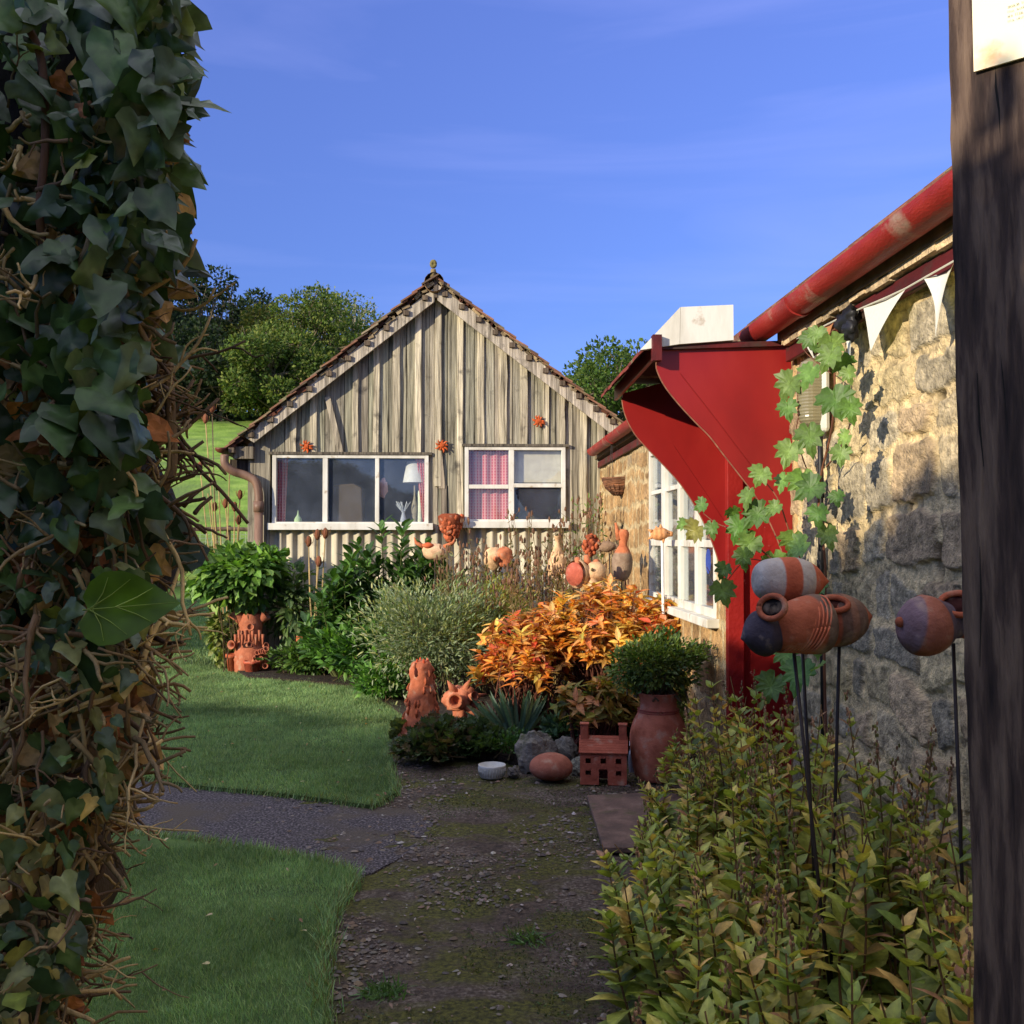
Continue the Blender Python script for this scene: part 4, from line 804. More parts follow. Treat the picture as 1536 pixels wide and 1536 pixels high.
A_ = AY(1118, 948, 3.0); mb = MB(); seg = smoothprof([(*AY(1111, 958, 2.98), .001), (*AY(1122, 955, 2.98), .034), (*AY(1140, 951, 2.99), .068), (*AY(1160, 946, 3.0), .060), (*AY(1185, 941, 3.0), .074), (*AY(1208, 938, 3.02), .086), (*AY(1232, 935, 3.04), .083), (*AY(1250, 934, 3.05), .001)], 6)
def tubecol(mb, P4, sides, cf, ribs=None):
    n0 = mb.n; P4 = np.array(P4); 
    tube(mb, P4[:, :3], P4[:, 3], sides, (1, 1, 1), cap=False)
    L_ = len(P4); cc = np.repeat(np.array([cf(i/(L_-1)) for i in range(L_)]), sides, 0); mb.c[-1] = cc
tubecol(mb, seg, 40, lambda f: lin(62, 56, 66) if f < .45 else (TC(.9) if f < .74 else lin(104, 84, 70))); mb.build('pot_body', TERRA, p2, smooth=True)
mb = MB(); rb = nrmz(AY(1232, 935, 3.04)-AY(1140, 951, 2.99))
for k in range(9):
    c_ = AY(1178+k*5.2, 943-k*.9, 3.01); rr = np.interp(k, [0, 8], [.071, .086]); tilt_ = nrmz(rb+np.array([0, 0, -.45])); ring(mb, c_, tilt_, rr, .0026, TC(1.1), 1.02, seg=40)
mb.build('ribbed_band', TERRA, p2, smooth=True)
mb = MB(); c_ = AY(1158, 911, 2.93); ring(mb, c_, (-.7, -.6, .3), .043, .009, TC(.85), .8); disc(mb, c_+np.array([.004, .006, 0]), (-.7, -.6, .3), .04, .002, lin(18, 12, 12), .8); mb.build('collar', TERRA, p2, smooth=True)
rod(p2, (1190, 970), (1214, 1195), 3.02)
p3 = pot('brown clay pot with curled rim and pointed end to the right, behind the ribbed one', 3.1, (1260, 965))
mb, A, B, Ln = potaxis((1213, 935), (1309, 924), 3.12, [(0, .02), (.02, .22), (.1, .33), (.3, .38), (.55, .38), (.78, .27), (.92, .1), (1, .0)], [(.33, (150, 84, 62)), (.5, (104, 80, 68)), (.62, (132, 96, 76)), (.82, (112, 88, 74)), (1.1, (170, 98, 68))]); mb.build('pot_body', TERRA, p3, smooth=True)
mb = MB(); c_ = AY(1250, 906, 3.06); ring(mb, c_, (0, -.8, .6), .045, .009, TC(.9), .55); disc(mb, c_+np.array([0, .006, -.005]), (0, -.8, .6), .042, .001, lin(70, 36, 28), .55); mb.build('collar', TERRA, p3, smooth=True)
rod(p3, (1259, 960), (1255, 1120), 3.14)
p4 = pot('round-bellied clay pot with small nub and flared collar, beside the timber post', 2.85, (1400, 985))
mb = MB(); tubecol(mb, smoothprof([(*AY(1349, 934, 2.85), .001), (*AY(1352, 934, 2.85), .04), (*AY(1366, 936, 2.85), .074), (*AY(1384, 938, 2.85), .087), (*AY(1402, 935, 2.86), .078), (*AY(1420, 930, 2.87), .058), (*AY(1440, 925, 2.88), .062), (*AY(1462, 922, 2.9), .07), (*AY(1480, 920, 2.9), .001)], 6), 40, lambda f: lin(118, 96, 100) if f < .3 else (lin(150, 92, 72) if f < .48 else (lin(96, 84, 92) if f < .68 else TC(.9)))); mb.build('pot_body', TERRA, p4, smooth=True)
mb = MB(); blob(mb, AY(1350, 933, 2.84), (.014, .014, .015), 1, .05, 1, TC(.8), 12, 8); mb.build('nub', TERRA, p4, smooth=True)
mb = MB(); c_ = AY(1440, 906, 2.82); ring(mb, c_, (-.3, -.7, .55), .052, .009, TC(.95), .7); disc(mb, c_+np.array([0, .006, -.005]), (-.3, -.7, .55), .048, .001, lin(60, 28, 24), .7); mb.build('collar', TERRA, p4, smooth=True)
rod(p4, (1430, 965), (1440, 1235), 2.9)
# ================================================================== THINGS ALONG THE EDGE OF THE FAR BED
# big urn with a plant in it
mb = MB(); b0 = AY(988, 1174, 6.78)*[1, 1, 0]+[0, 0, .025]; zz = lambda py: AY(988, py, 6.78)[2]-b0[2]
rr = lambda w_: w_/2/F*6.78
pr = smoothprof([(0, rr(66)), (.03, rr(72)), (.14, rr(82)), (.27, rr(86)), (.36, rr(78)), (.44, rr(60)), (.49, rr(54)), (.54, rr(58)), (.565, rr(62))], 5)
lathe(mb, list(pr)+[(.565, rr(50)), (.5, rr(48)), (.5, .001)], b0, (0, 0, 1), 40, lin(172, 102, 76), disp=lambda V: V+.003*fbm(V, 9, 2)[:, None])
for z_ in (.44, .455): ring(mb, b0+np.array([0, 0, z_]), (0.001, 0, 1), rr(61), .004, lin(150, 76, 62), seg=40)
mb.build('urn', TERRA, label='large terracotta urn holding a bushy green plant, beside the clay house', cat='urn', smooth=True)
# clay house
ch = thing('clay_house', 'terracotta model house with two chimneys standing on the path edge by the urn', 'ornament', AY(905, 1178, 6.62)*[1, 1, 0]+[0, 0, .02])
O = WL[ch.name]; sc_ = F/6.62; an = R(-9); U = np.array([math.cos(an), math.sin(an), 0]); Vd = np.array([-math.sin(an), math.cos(an), 0]); CH = lambda x, y, z: O+U*x+Vd*y+np.array([0, 0, z])
def cbox(mb, x0, x1, y0, y1, z0, z1, col): 
    mb.add([CH(x0, y0, z0), CH(x1, y0, z0), CH(x1, y1, z0), CH(x0, y1, z0), CH(x0, y0, z1), CH(x1, y0, z1), CH(x1, y1, z1), CH(x0, y1, z1)], QB, col)
cc = lin(160, 86, 64); xs_ = [-.155, -.125, -.085, -.055, -.05, .0, .03, .045, .075, .085, .125, .155]
mb = MB(); W_, Hh, Dp = .15, .205, .2
holes = [(-.115, -.08, .135, .17), (-.017, .018, .135, .17), (.08, .115, .135, .17), (-.115, -.08, .06, .092), (.08, .115, .06, .092), (-.028, .028, 0, .1)]
gx_ = sorted({-W_, W_}|{h for r in holes for h in r[:2]}); gz_ = sorted({0, Hh}|{h for r in holes for h in r[2:]})
for i in range(len(gx_)-1):
    for k in range(len(gz_)-1):
        cxm, czm = (gx_[i]+gx_[i+1])/2, (gz_[k]+gz_[k+1])/2
        if not any(r[0] < cxm < r[1] and r[2] < czm < r[3] for r in holes): cbox(mb, gx_[i], gx_[i+1], 0, .015, gz_[k], gz_[k+1], cc*rng.uniform(.9, 1.08))
cbox(mb, -W_, -W_+.012, .015, Dp, 0, Hh, cc); cbox(mb, W_-.012, W_, .015, Dp, 0, Hh, cc); cbox(mb, -W_+.012, W_-.012, Dp-.012, Dp, 0, Hh, cc)
for s in (-1, 1): prism(mb, [CH(s*(W_-.006), 0, Hh), CH(s*(W_-.006), Dp, Hh), CH(s*(W_-.006), Dp/2, Hh+.085)], U*.006*-s, cc)
mb.build('wall', TERRA, ch)
mb = MB()
for k in range(7):
    f = k/7; y0, z0 = -.012+f*(Dp/2+.012), Hh-.004+f*.09
    mb.add([CH(-W_-.008, y0, z0), CH(W_+.008, y0, z0), CH(W_+.008, y0+.018, z0+.016), CH(-W_-.008, y0+.018, z0+.016), CH(-W_-.008, y0-.003, z0+.008), CH(W_+.008, y0-.003, z0+.008), CH(W_+.008, y0+.017, z0+.022), CH(-W_-.008, y0+.017, z0+.022)], QB, cc*rng.uniform(.85, 1.1))
    y1 = Dp+.012-f*(Dp/2+.012); mb.add([CH(-W_-.008, y1-.018, z0+.016), CH(W_+.008, y1-.018, z0+.016), CH(W_+.008, y1, z0), CH(-W_-.008, y1, z0), CH(-W_-.008, y1-.017, z0+.022), CH(W_+.008, y1-.017, z0+.022), CH(W_+.008, y1+.003, z0+.008), CH(-W_-.008, y1+.003, z0+.008)], QB, cc*.95)
mb.build('roof', TERRA, ch)
for s in (-1, 1): mb = MB(); cbox(mb, s*.125-.025, s*.125+.025, Dp/2-.03, Dp/2+.03, Hh+.05, Hh+.165, cc); cbox(mb, s*.125-.03, s*.125+.03, Dp/2-.035, Dp/2+.035, Hh+.165, Hh+.175, cc*1.05); mb.build('chimney', TERRA, ch, bevel=.003)
# bowl, clay pebble, stones, bottle, slab
g = lambda px, py, z=.02: G(px, py, z)
mb = MB(); p = g(738, 1166); lathe(mb, [(0, .001), (0, .072), (.012, .082), (.07, .09), (.085, .092), (.087, .086), (.03, .078), (.02, .001)], p, (0, 0, 1), 32, colf=lambda t_: lin(186, 184, 176))
for k in range(30): a = k/30*2*math.pi; tube(mb, [p+np.array([math.cos(a)*.084, math.sin(a)*.084, .016]), p+np.array([math.cos(a)*.092, math.sin(a)*.092, .068])], .003, 4, lin(170, 168, 160))
mb.build('bowl', mk('glazed_bowl', [(.3, (.85,)*3), (.7, (1.05,)*3)], 20, rough=.35, usecol=True, patch=lin(60, 80, 90), pscale=16, pthr=(.66, .72)), label='small white fluted dish on the path edge beside the rocks', cat='dish', smooth=True)
mb = MB(); p = g(827, 1172); blob(mb, p+np.array([0, .03, .088]), (.145, .13, .09), 3, .035, 1.2, lin(150, 92, 72), 32, 20); mb.build('boulder', TERRA, label='smooth brown egg-shaped stone on the path in front of the grey block', cat='stone', smooth=True)
ROCK = mk('rock', [(.3, (.55,)*3), (.6, (1, 1, 1)), (.8, (1.3,)*3)], 12, (1, 1, 1), .9, .9, 40, .02, usecol=True, patch=lin(66, 70, 36), pscale=7, pthr=(.56, .68))
def rock(px, py, r, col, lab, seed, up_=.6):
    mb = MB(); p = g(px, py, .03); blob(mb, p+np.array([0, r[1]*.6, r[2]*up_]), r, seed, .3, 1.7, lin(*col), 24, 16); mb.build('rock', ROCK, label=lab, cat='rock', group='rocks edging the far bed')
rock(805, 1158, (.13, .1, .17), (112, 106, 96), 'blocky grey stone standing behind the egg-shaped stone', 5); rock(848, 1150, (.1, .08, .12), (104, 100, 92), 'grey stone between the egg-shaped stone and the clay house', 11)
rock(868, 1160, (.05, .06, .06), (124, 122, 108), 'small pale stone against the left wall of the clay house', 7); rock(762, 1128, (.06, .05, .06), (150, 112, 80), 'small ochre stone above the white dish', 14); rock(735, 1115, (.09, .06, .07), (98, 66, 54), 'reddish brown stone under the iris leaves', 17)
rock(770, 1165, (.04, .05, .04), (98, 92, 86), 'little dark stone between the dish and the grey block', 19); rock(886, 1100, (.09, .07, .08), (110, 116, 130), 'bluish stone seen behind the clay house roof', 23)
bo = thing('bottle', 'little clear bottle with a white cap wedged between the clay house and the urn', 'bottle', AY(947, 1160, 6.85)*[1, 1, 0]+[0, 0, .05])
mb = MB(); lathe(mb, smoothprof([(0, .018), (.05, .02), (.12, .019), (.15, .009), (.18, .009)]), WL[bo.name], (0, 0, 1), 14, lin(150, 160, 170)); mb.build('bottle_body', mk('cloudy_glass', [(.3, lin(110, 124, 130)), (.7, lin(150, 160, 168))], 9, rough=.15, spec=.8), bo, smooth=True)
mb = MB(); lathe(mb, [(0, .012), (.03, .012), (.031, 0)], WL[bo.name]+[0, 0, .175], (0, 0, 1), 12, lin(220, 222, 224)); mb.build('cap', FLAT, bo, smooth=True)
mb = MB(); prism(mb, [g(880, 1200), g(985, 1196), g(1080, 1200), g(1100, 1280), g(905, 1280), g(893, 1240)], (0, 0, .03)); mb.build('paving_slab', mk('worn_brick_slab', [(.3, lin(74, 60, 52)), (.6, lin(108, 86, 74)), (.8, lin(128, 108, 96))], 9, (1, 1, 1), .92, .8, 60, .01, patch=lin(74, 72, 44), pscale=5, pthr=(.55, .7)), label='worn brick-coloured paving slab by the edge of the tall plants', cat='slab', bevel=.006)
# tower ornament
def tower(mb):
    p = g(632, 1118, .05); pr = smoothprof([(0, .185), (.06, .17), (.16, .135), (.28, .115), (.4, .1), (.5, .09), (.58, .085), (.63, .06), (.645, .001)], 5)
    def dsp(V): n_ = fbm(V, 22, 3, 3); a = V-np.array([p[0], p[1], 0]); a[:, 2] = 0; return V+nrmz(a)*(n_*.022)[:, None]
    lathe(mb, pr, p, (0, 0, 1), 60, lin(162, 92, 64), disp=dsp); r_ = np.random.default_rng(5)
    for k in range(70):
        z = r_.uniform(.05, .6); a = r_.uniform(0, 2*math.pi); rad = np.interp(z, [0, .16, .28, .5, .62], [.18, .135, .115, .09, .07]); d = np.array([math.cos(a), math.sin(a), 0]); q_ = p+d*rad+np.array([0, 0, z])
        tube(mb, [q_+np.array([0, 0, .03]), q_+d*.012, q_-np.array([0, 0, .03])], [.004, .012, .004], 5, lin(*(np.array([164, 86, 56])*r_.uniform(.8, 1.15))))
    blob(mb, p+np.array([-.03, -.075, .555]), (.02, .014, .04), 2, .2, 2, lin(60, 20, 14), 10, 8)
    for k, a in enumerate((-2.2, -1.2, -.4, .6, 1.8)): tube(mb, [p+np.array([math.cos(a)*.06, math.sin(a)*.06, .58]), p+np.array([math.cos(a)*.05, math.sin(a)*.05, .655])], [.02, .006], 6, lin(176, 76, 44))
clay('clay_tower', 'tall tapering orange terracotta tower with carved surface at the lawn corner', 'ornament', tower)
def trumpet(mb, a, d, l, r0, r1, col): 
    d = nrmz(np.array(d, float)); lathe(mb, [(0, r0), (l*.6, r0*1.1), (l, r1), (l*1.01, r1*.8), (l*.7, r0*.75), (l*.3, r0*.6), (l*.28, .001)], a, d, 14, colf=lambda t_: col)
def spiky(mb):
    r_ = np.random.default_rng(6); c_ = AY(690, 1050, 8.35); k0 = lin(174, 106, 76)
    blob(mb, c_, (.12, .1, .11), 8, .3, 2.4, k0, 22, 16); tube(mb, [c_, c_*[1, 1, 0]+[.0, 0, .05]], [.07, .05], 9, k0)
    trumpet(mb, c_+np.array([-.02, -.04, .01]), (-.15, -1, .05), .12, .045, .062, k0); trumpet(mb, c_+np.array([.07, -.04, .02]), (.5, -.8, .3), .1, .03, .04, k0*.95); trumpet(mb, c_+np.array([.11, -.02, -.03]), (.7, -.7, -.1), .09, .028, .04, k0)
    for d in ((-.55, -.3, .9), (.5, -.1, 1), (1, -.2, .25), (.1, -.6, -.9), (.7, -.5, -.6)):
        d = nrmz(np.array(d)); tube(mb, [c_+d*.08, c_+d*.14, c_+d*(.17+r_.uniform(0, .06))], [.04, .025, .003], 7, k0*r_.uniform(.85, 1.1))
clay('clay_creature', 'spiky orange terracotta creature with open mouths beside the clay tower', 'ornament', spiky)
def stump(mb):
    r_ = np.random.default_rng(9); Y = 12.35; p = AY(376, 1004, Y)*[1, 1, 0]+[0, 0, .04]; k0 = lin(170, 102, 74); zt = lambda py: 1.6+(810-py)/F*Y
    lathe(mb, smoothprof([(0, .19), (.12, .2), (.26, .19), (.32, .15), (.46, .14), (.56, .145), (.62, .13), (.68, .12)], 4), p, (0, 0, 1), 26, k0, disp=lambda V: V+.02*fbm(V, 14, 3)[:, None])
    trumpet(mb, p+np.array([-.05, -.02, .55]), (-.62, -.1, .7), .22, .06, .085, k0); trumpet(mb, p+np.array([.06, 0, .56]), (.7, -.1, .6), .17, .05, .07, k0); trumpet(mb, p+np.array([.02, -.09, .53]), (.1, -1, .1), .07, .035, .045, k0); trumpet(mb, p+np.array([-.16, -.08, .32]), (-.4, -.9, .1), .09, .035, .055, k0)
    for k in range(16): q_ = p+np.array([r_.uniform(0, .24), -.16-r_.uniform(0, .05), r_.uniform(.06, .33)]); trumpet(mb, q_, (r_.uniform(-.2, .8), -.8, r_.uniform(0, .7)), .07, .022, .036, k0*r_.uniform(.85, 1.15))
    blob(mb, p+np.array([.0, -.15, .31]), (.06, .02, .045), 2, .1, 2, lin(50, 24, 18), 12, 8)
    for k in range(9): q_ = p+np.array([-.15+.04*k, -.14, .45+.05*(k % 2)]); tube(mb, [q_, q_-[0, .01, .13]], [.02, .008], 6, k0*r_.uniform(.85, 1.1))
clay('clay_stump', 'tall terracotta tree-stump planter with trumpet arms at the left corner of the hut', 'planter', stump)
def smallpot(lab, px, py, Y, w_, h_, col, lip=1.15, z=.05, k='pot'):
    def f(mb): p = AY(px, py, Y)*[1, 1, 0]+[0, 0, z]; lathe(mb, [(0, .001), (0, w_*.36), (h_*.8, w_*.5), (h_*.8, w_*.5*lip), (h_, w_*.5*lip), (h_, w_*.42), (h_*.85, w_*.4), (h_*.84, .001)], p, (0, 0, 1), 22, lin(*col), disp=lambda V: V+.008*fbm(V, 12, 3)[:, None])
    return clay(k, lab, 'pot', f, 'small clay pots along the hut')
smallpot('small terracotta pot touching the left foot of the tree-stump planter', 349, 1003, 12.3, .15, .2, (170, 88, 56)); smallpot('low round terracotta flowerpot in front of the tree-stump planter', 378, 1007, 12.1, .2, .14, (178, 84, 60), 1.05)
smallpot('terracotta chimney-like pot standing under the climbing shrub by the hut skirt', 461, 985, 12.3, .26, .36, (190, 102, 66), 1.02, .1); smallpot('dark red spiky clay pot behind the laurel leaves at the hut skirt', 512, 960, 12.4, .16, .28, (120, 50, 36), 1.2, .2)
# ornaments on thin rods in the far bed
RG = 'clay ornaments on rods in the far bed'
def rodorn(name, lab, px, py, Y, f, cat='ornament', rr=.006, white=False):
    o_ = thing(name, lab, cat, AY(px, py, Y), RG); c_ = AY(px, py, Y); mb = MB(); f(mb, c_); mb.build('clay_body', TERRA, o_, smooth=True)
    mb = MB(); tube(mb, [c_, c_*[1, 1, 0]+[0.02, .01, .03]], rr, 6, lin(224, 222, 214)); mb.build('rod', FLAT if white else METAL, o_, smooth=True)
CR = lin(206, 170, 128); OR = lin(188, 112, 74)
def fish(mb, c_, s, col, d=1, stripes=True):
    P4 = smoothprof([(-1.05, 0, .05, .02), (-.8, 0, 0, .42), (-.3, 0, 0, .58), (.2, 0, .03, .5), (.6, 0, .02, .28), (.85, 0, 0, .24), (.95, 0, 0, .16)], 5); P4[:, 0] *= d; P4 = np.column_stack([c_+P4[:, :3]*s, P4[:, 3]*s]); 
    tubecol(mb, P4, 20, lambda f: col*(.72 if (stripes and int(f*14) % 2) else 1.05))
    e = c_+np.array([.92*d, 0, 0])*s; ring(mb, e, (d, -.3, 0), .17*s, .06*s, col); disc(mb, e, (d, 0, 0), .16*s, .004, lin(60, 28, 20))
    blob(mb, c_+np.array([.4*d, -.4, .12])*s, (.08*s, .05*s, .08*s), 1, .05, 1, lin(70, 34, 24), 10, 8)
    for q_ in ((-.1, 0, .75), (-.5, 0, .6), (.1, -.1, -.7), (-1.1, 0, .35), (-1.1, 0, -.4)): tube(mb, [c_+np.array([q_[0]*d*.8, q_[1], q_[2]*.6])*s, c_+np.array([q_[0]*d*1.15, q_[1], q_[2]*1.15])*s], [.2*s, .05*s], 7, col*.95)
rodorn('clay_fish', 'orange striped clay fish on a white rod in front of the long window', 993, 801, 8.0, lambda mb, c_: fish(mb, c_, .088, lin(222, 158, 104)), white=True, rr=.011)
rodorn('clay_fish', 'grey-brown clay fish on a rod in front of the end of the stone wall', 914, 820, 9.2, lambda mb, c_: fish(mb, c_, .088, lin(136, 112, 88), 1, False))
def pig(mb, c_):
    lathe(mb, [(0, .12), (.02, .125), (.08, .1), (.09, .001)], c_+np.array([-.09, -.02, 0]), (1, .8, 0), 24, CR); disc(mb, c_+np.array([-.1, -.03, 0]), (-.75, -.66, 0), .1, .006, lin(176, 92, 72))
    blob(mb, c_+np.array([.07, 0, .01]), (.11, .1, .1), 3, .1, 1.6, CR, 22, 16); blob(mb, c_+np.array([.05, -.05, -.1]), (.05, .05, .1), 4, .2, 2, CR, 16, 12); blob(mb, c_+np.array([.04, -.105, .04]), (.013, .013, .015), 4, .1, 2, lin(90, 80, 50), 8, 6)
    for q_ in ((-.06, .14), (.02, .16), (.1, .12)): tube(mb, [c_+np.array([q_[0], 0, .07]), c_+np.array([q_[0]-.02, -.02, q_[1]])], [.035, .02], 8, lin(196, 120, 84))
rodorn('animal_ornament', 'cream clay pot with a red open mouth on a rod above the orange bush', 879, 861, 8.7, pig)
def pine(mb, c_):
    r_ = np.random.default_rng(3); blob(mb, c_, (.06, .06, .09), 1, .1, 2, lin(120, 56, 38), 14, 10)
    for k in range(60): d = dirs(r_, 1)[0]; blob(mb, c_+d*np.array([.07, .07, .09]), (.02, .02, .02), k, .1, 2, lin(*(np.array([182, 96, 60])*r_.uniform(.7, 1.1))), 7, 5)
rodorn('clay_cone', 'knobbly red clay cone on a rod left of the grey-brown fish', 887, 818, 9.3, pine)
def jug(mb, c_, col=OR):
    lathe(mb, smoothprof([(0, .001), (.02, .05), (.1, .085), (.2, .09), (.28, .06), (.33, .035), (.42, .05), (.46, .03)], 4), c_-np.array([0, 0, .22]), (.05, 0, 1), 22, colf=lambda t_: col if t_ > .25 else lin(140, 120, 100)); tube(mb, [c_+np.array([-.02, 0, .15]), c_+np.array([-.05, 0, .3])], [.03, .01], 7, col)
rodorn('clay_bird', 'upright two-tone clay bird on a rod against the stone wall', 932, 835, 9.0, jug)
def spk(mb, c_):
    r_ = np.random.default_rng(13); lathe(mb, smoothprof([(0, .001), (.03, .08), (.12, .095), (.25, .05), (.34, .02), (.4, .04)], 4), c_-np.array([0, 0, .16]), (0, 0, 1), 18, CR)
    for k in range(50): a = r_.uniform(0, 2*math.pi); z = r_.uniform(0, .25); rad = np.interp(z, [0, .12, .25], [.07, .095, .05]); d = np.array([math.cos(a), math.sin(a), 0]); q_ = c_+d*rad+np.array([0, 0, z-.16]); tube(mb, [q_, q_+d*.015+[0, 0, -.04]], [.012, .004], 5, CR*r_.uniform(.8, 1.1))
rodorn('clay_bottle', 'scaly cream clay bottle on a rod in front of the corrugated skirt', 836, 840, 10.2, spk)
def face(mb, c_): blob(mb, c_, (.1, .09, .11), 6, .15, 1.8, CR, 18, 14); blob(mb, c_+np.array([.1, -.03, .02]), (.09, .07, .1), 9, .3, 2, lin(186, 112, 76), 16, 12); blob(mb, c_+np.array([.02, -.09, 0]), (.025, .03, .03), 2, .1, 1, OR, 8, 6)
rodorn('animal_ornament', 'small cream and orange clay head on a rod low in front of the corrugated skirt', 740, 838, 10.6, face)
def bull(mb, c_):
    blob(mb, c_, (.14, .1, .09), 5, .12, 1.5, lin(214, 178, 140), 22, 14); blob(mb, c_+np.array([.06, -.07, -.04]), (.08, .05, .05), 3, .1, 1.5, lin(150, 134, 100), 16, 10); blob(mb, c_+np.array([-.07, -.04, .07]), (.06, .06, .03), 3, .2, 1.5, lin(196, 96, 56), 14, 10)
    for s in (-1, 1): tube(mb, [c_+np.array([s*.1, 0, .05]), c_+np.array([s*.2, 0, .1]), c_+np.array([s*.22, 0, .16])], [.03, .018, .004], 7, OR)
rodorn('animal_ornament', 'cream clay animal head with orange brow on a rod beside the laurel leaves', 652, 828, 11.0, bull)
# ================================================================== TREES
def far_tree(lab, x, y, h, cr, cols, seed, n=9000, ls=.3, group=None, bare=0, trunk=(110, 100, 80), low=.18, name='tree'):
    r = np.random.default_rng(seed); z0 = terr(y)-.1; o = thing(name, lab, 'tree', (x, y, z0), group); B = np.array([x, y, z0])
    K = 34; cd = dirs(r, K); cd[:, 2] = np.abs(cd[:, 2])*1.25-.35 if low > 0 else cd[:, 2]; C = B+np.array([0, 0, h*(.56 if low > 0 else .5)])+cd*np.array([cr, cr, h*.40])*r.uniform(.45, .95, (K, 1)); rad = r.uniform(.2, .36, K)*cr
    mb = MB(); tube(mb, [B-[0, 0, .5], B+[.1, 0, h*.25], B+[-.2, .1, h*.5], B+[.1, 0, h*.7]], [h*.03, h*.024, h*.016, h*.006], 9, lin(*trunk)); 
    for k in range(K):
        t_ = r.uniform(.15, .6); a = B+np.array([0, 0, h*t_]); m_ = (a+C[k])/2+np.array([0, 0, -.08*h*r.uniform(-.3, .6)])+r.normal(size=3)*.2; tube(mb, [a, m_, C[k]], [h*.011, h*.007, h*.002], 6, lin(*trunk), cap=False)
        for q in range(3): tube(mb, [C[k]*.3+m_*.7, C[k]+r.normal(size=3)*rad[k]*.5, C[k]+r.normal(size=3)*rad[k]*.45], [h*.005, h*.003, h*.001], 4, lin(*trunk), cap=False)
    mb.build('trunk', BARK, o)
    ki = r.choice(K, n, p=rad**2/np.sum(rad**2)); d = dirs(r, n); P = C[ki]+d*(rad[ki]*r.uniform(.55, 1.08, n)**.7)[:, None]*np.array([1, 1, .8])
    P += .35*rad[ki][:, None]*np.stack([fbm(P, .9, s, 2) for s in (1, 2, 3)], -1)
    keep = P[:, 2] > z0+h*low*.6; P, d, ki = P[keep], d[keep], ki[keep]; n = len(P)
    tone = r.uniform(.75, 1.2, K)[ki]; col = pal(r, n, cols)*tone[:, None]*(1-bare*.0)
    mb = MB(); leaves(mb, SMALL, P, nrmz(d+dirs(r, n)*.8), dirs(r, n)*.6+d, ls*r.uniform(.6, 1.3, n), col); mb.build('crown', FARLEAF, o)
    return o
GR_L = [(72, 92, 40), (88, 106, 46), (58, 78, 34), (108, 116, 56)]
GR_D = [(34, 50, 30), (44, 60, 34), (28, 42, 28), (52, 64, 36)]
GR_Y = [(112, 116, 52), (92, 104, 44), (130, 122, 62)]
FG = 'trees on the hillside beyond the pasture'
def atd(px, Y): return AY(px, 760, Y)[0]
far_tree('big sunlit green tree on the hillside left of the hut gable', atd(450, 84), 84, 12.3, 5.6, GR_L, 1, 20000, .3, FG, low=0)
far_tree('lower rounded sunlit tree overlapping the hut eave at its left', atd(408, 78), 78, 8.4, 4.0, GR_L, 2, 14000, .3, FG, low=.0)
far_tree('tree with yellowing top above the round sunlit tree', atd(400, 92), 92, 11.5, 4.4, GR_Y+GR_L[:1], 3, 9000, .34, FG)
far_tree('thin-leaved grey-green tree nearest the hut gable on the skyline', atd(505, 90), 90, 12.5, 5.0, [(92, 110, 66), (110, 120, 80)], 4, 5200, .3, FG, trunk=(170, 160, 136))
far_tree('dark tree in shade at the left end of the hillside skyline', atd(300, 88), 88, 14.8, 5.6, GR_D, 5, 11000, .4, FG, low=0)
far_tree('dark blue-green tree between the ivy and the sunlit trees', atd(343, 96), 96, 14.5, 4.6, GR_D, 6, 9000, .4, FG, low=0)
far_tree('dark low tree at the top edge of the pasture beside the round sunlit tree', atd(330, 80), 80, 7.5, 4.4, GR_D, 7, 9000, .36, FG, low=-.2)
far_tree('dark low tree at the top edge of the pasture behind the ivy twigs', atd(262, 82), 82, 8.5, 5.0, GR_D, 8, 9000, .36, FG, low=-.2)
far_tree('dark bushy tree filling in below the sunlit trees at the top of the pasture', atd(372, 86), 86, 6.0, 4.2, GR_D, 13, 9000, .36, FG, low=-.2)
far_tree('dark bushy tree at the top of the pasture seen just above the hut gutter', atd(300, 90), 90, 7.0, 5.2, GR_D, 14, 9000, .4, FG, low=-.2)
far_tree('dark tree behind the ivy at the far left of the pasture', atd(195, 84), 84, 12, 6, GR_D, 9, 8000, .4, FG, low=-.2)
for k, (x, y, h) in enumerate(((-48, 66, 15), (-58, 62, 17), (-44, 73, 14), (-56, 76, 16))): far_tree('unseen tree added left of the view to shade the hillside, %s' % ('nearest the pasture', 'tallest', 'behind the nearest', 'farthest back')[k], x, y, h, 6.5, GR_D, 20+k, 5000, .7, FG, low=-.2)  # unseen trees added to throw shade on the hillside
far_tree('round green tree rising behind the stone building to the right of the hut', atd(925, 46), 46, 9.0, 4.2, GR_L[:3]+[(66, 90, 40)], 11, 20000, .2, 'trees behind the stone building', low=-.1)
far_tree('smaller green tree at the right end of the hut roof', atd(868, 50), 50, 6.9, 2.7, [(66, 88, 36), (80, 100, 42)], 12, 9000, .2, 'trees behind the stone building', low=-.1)
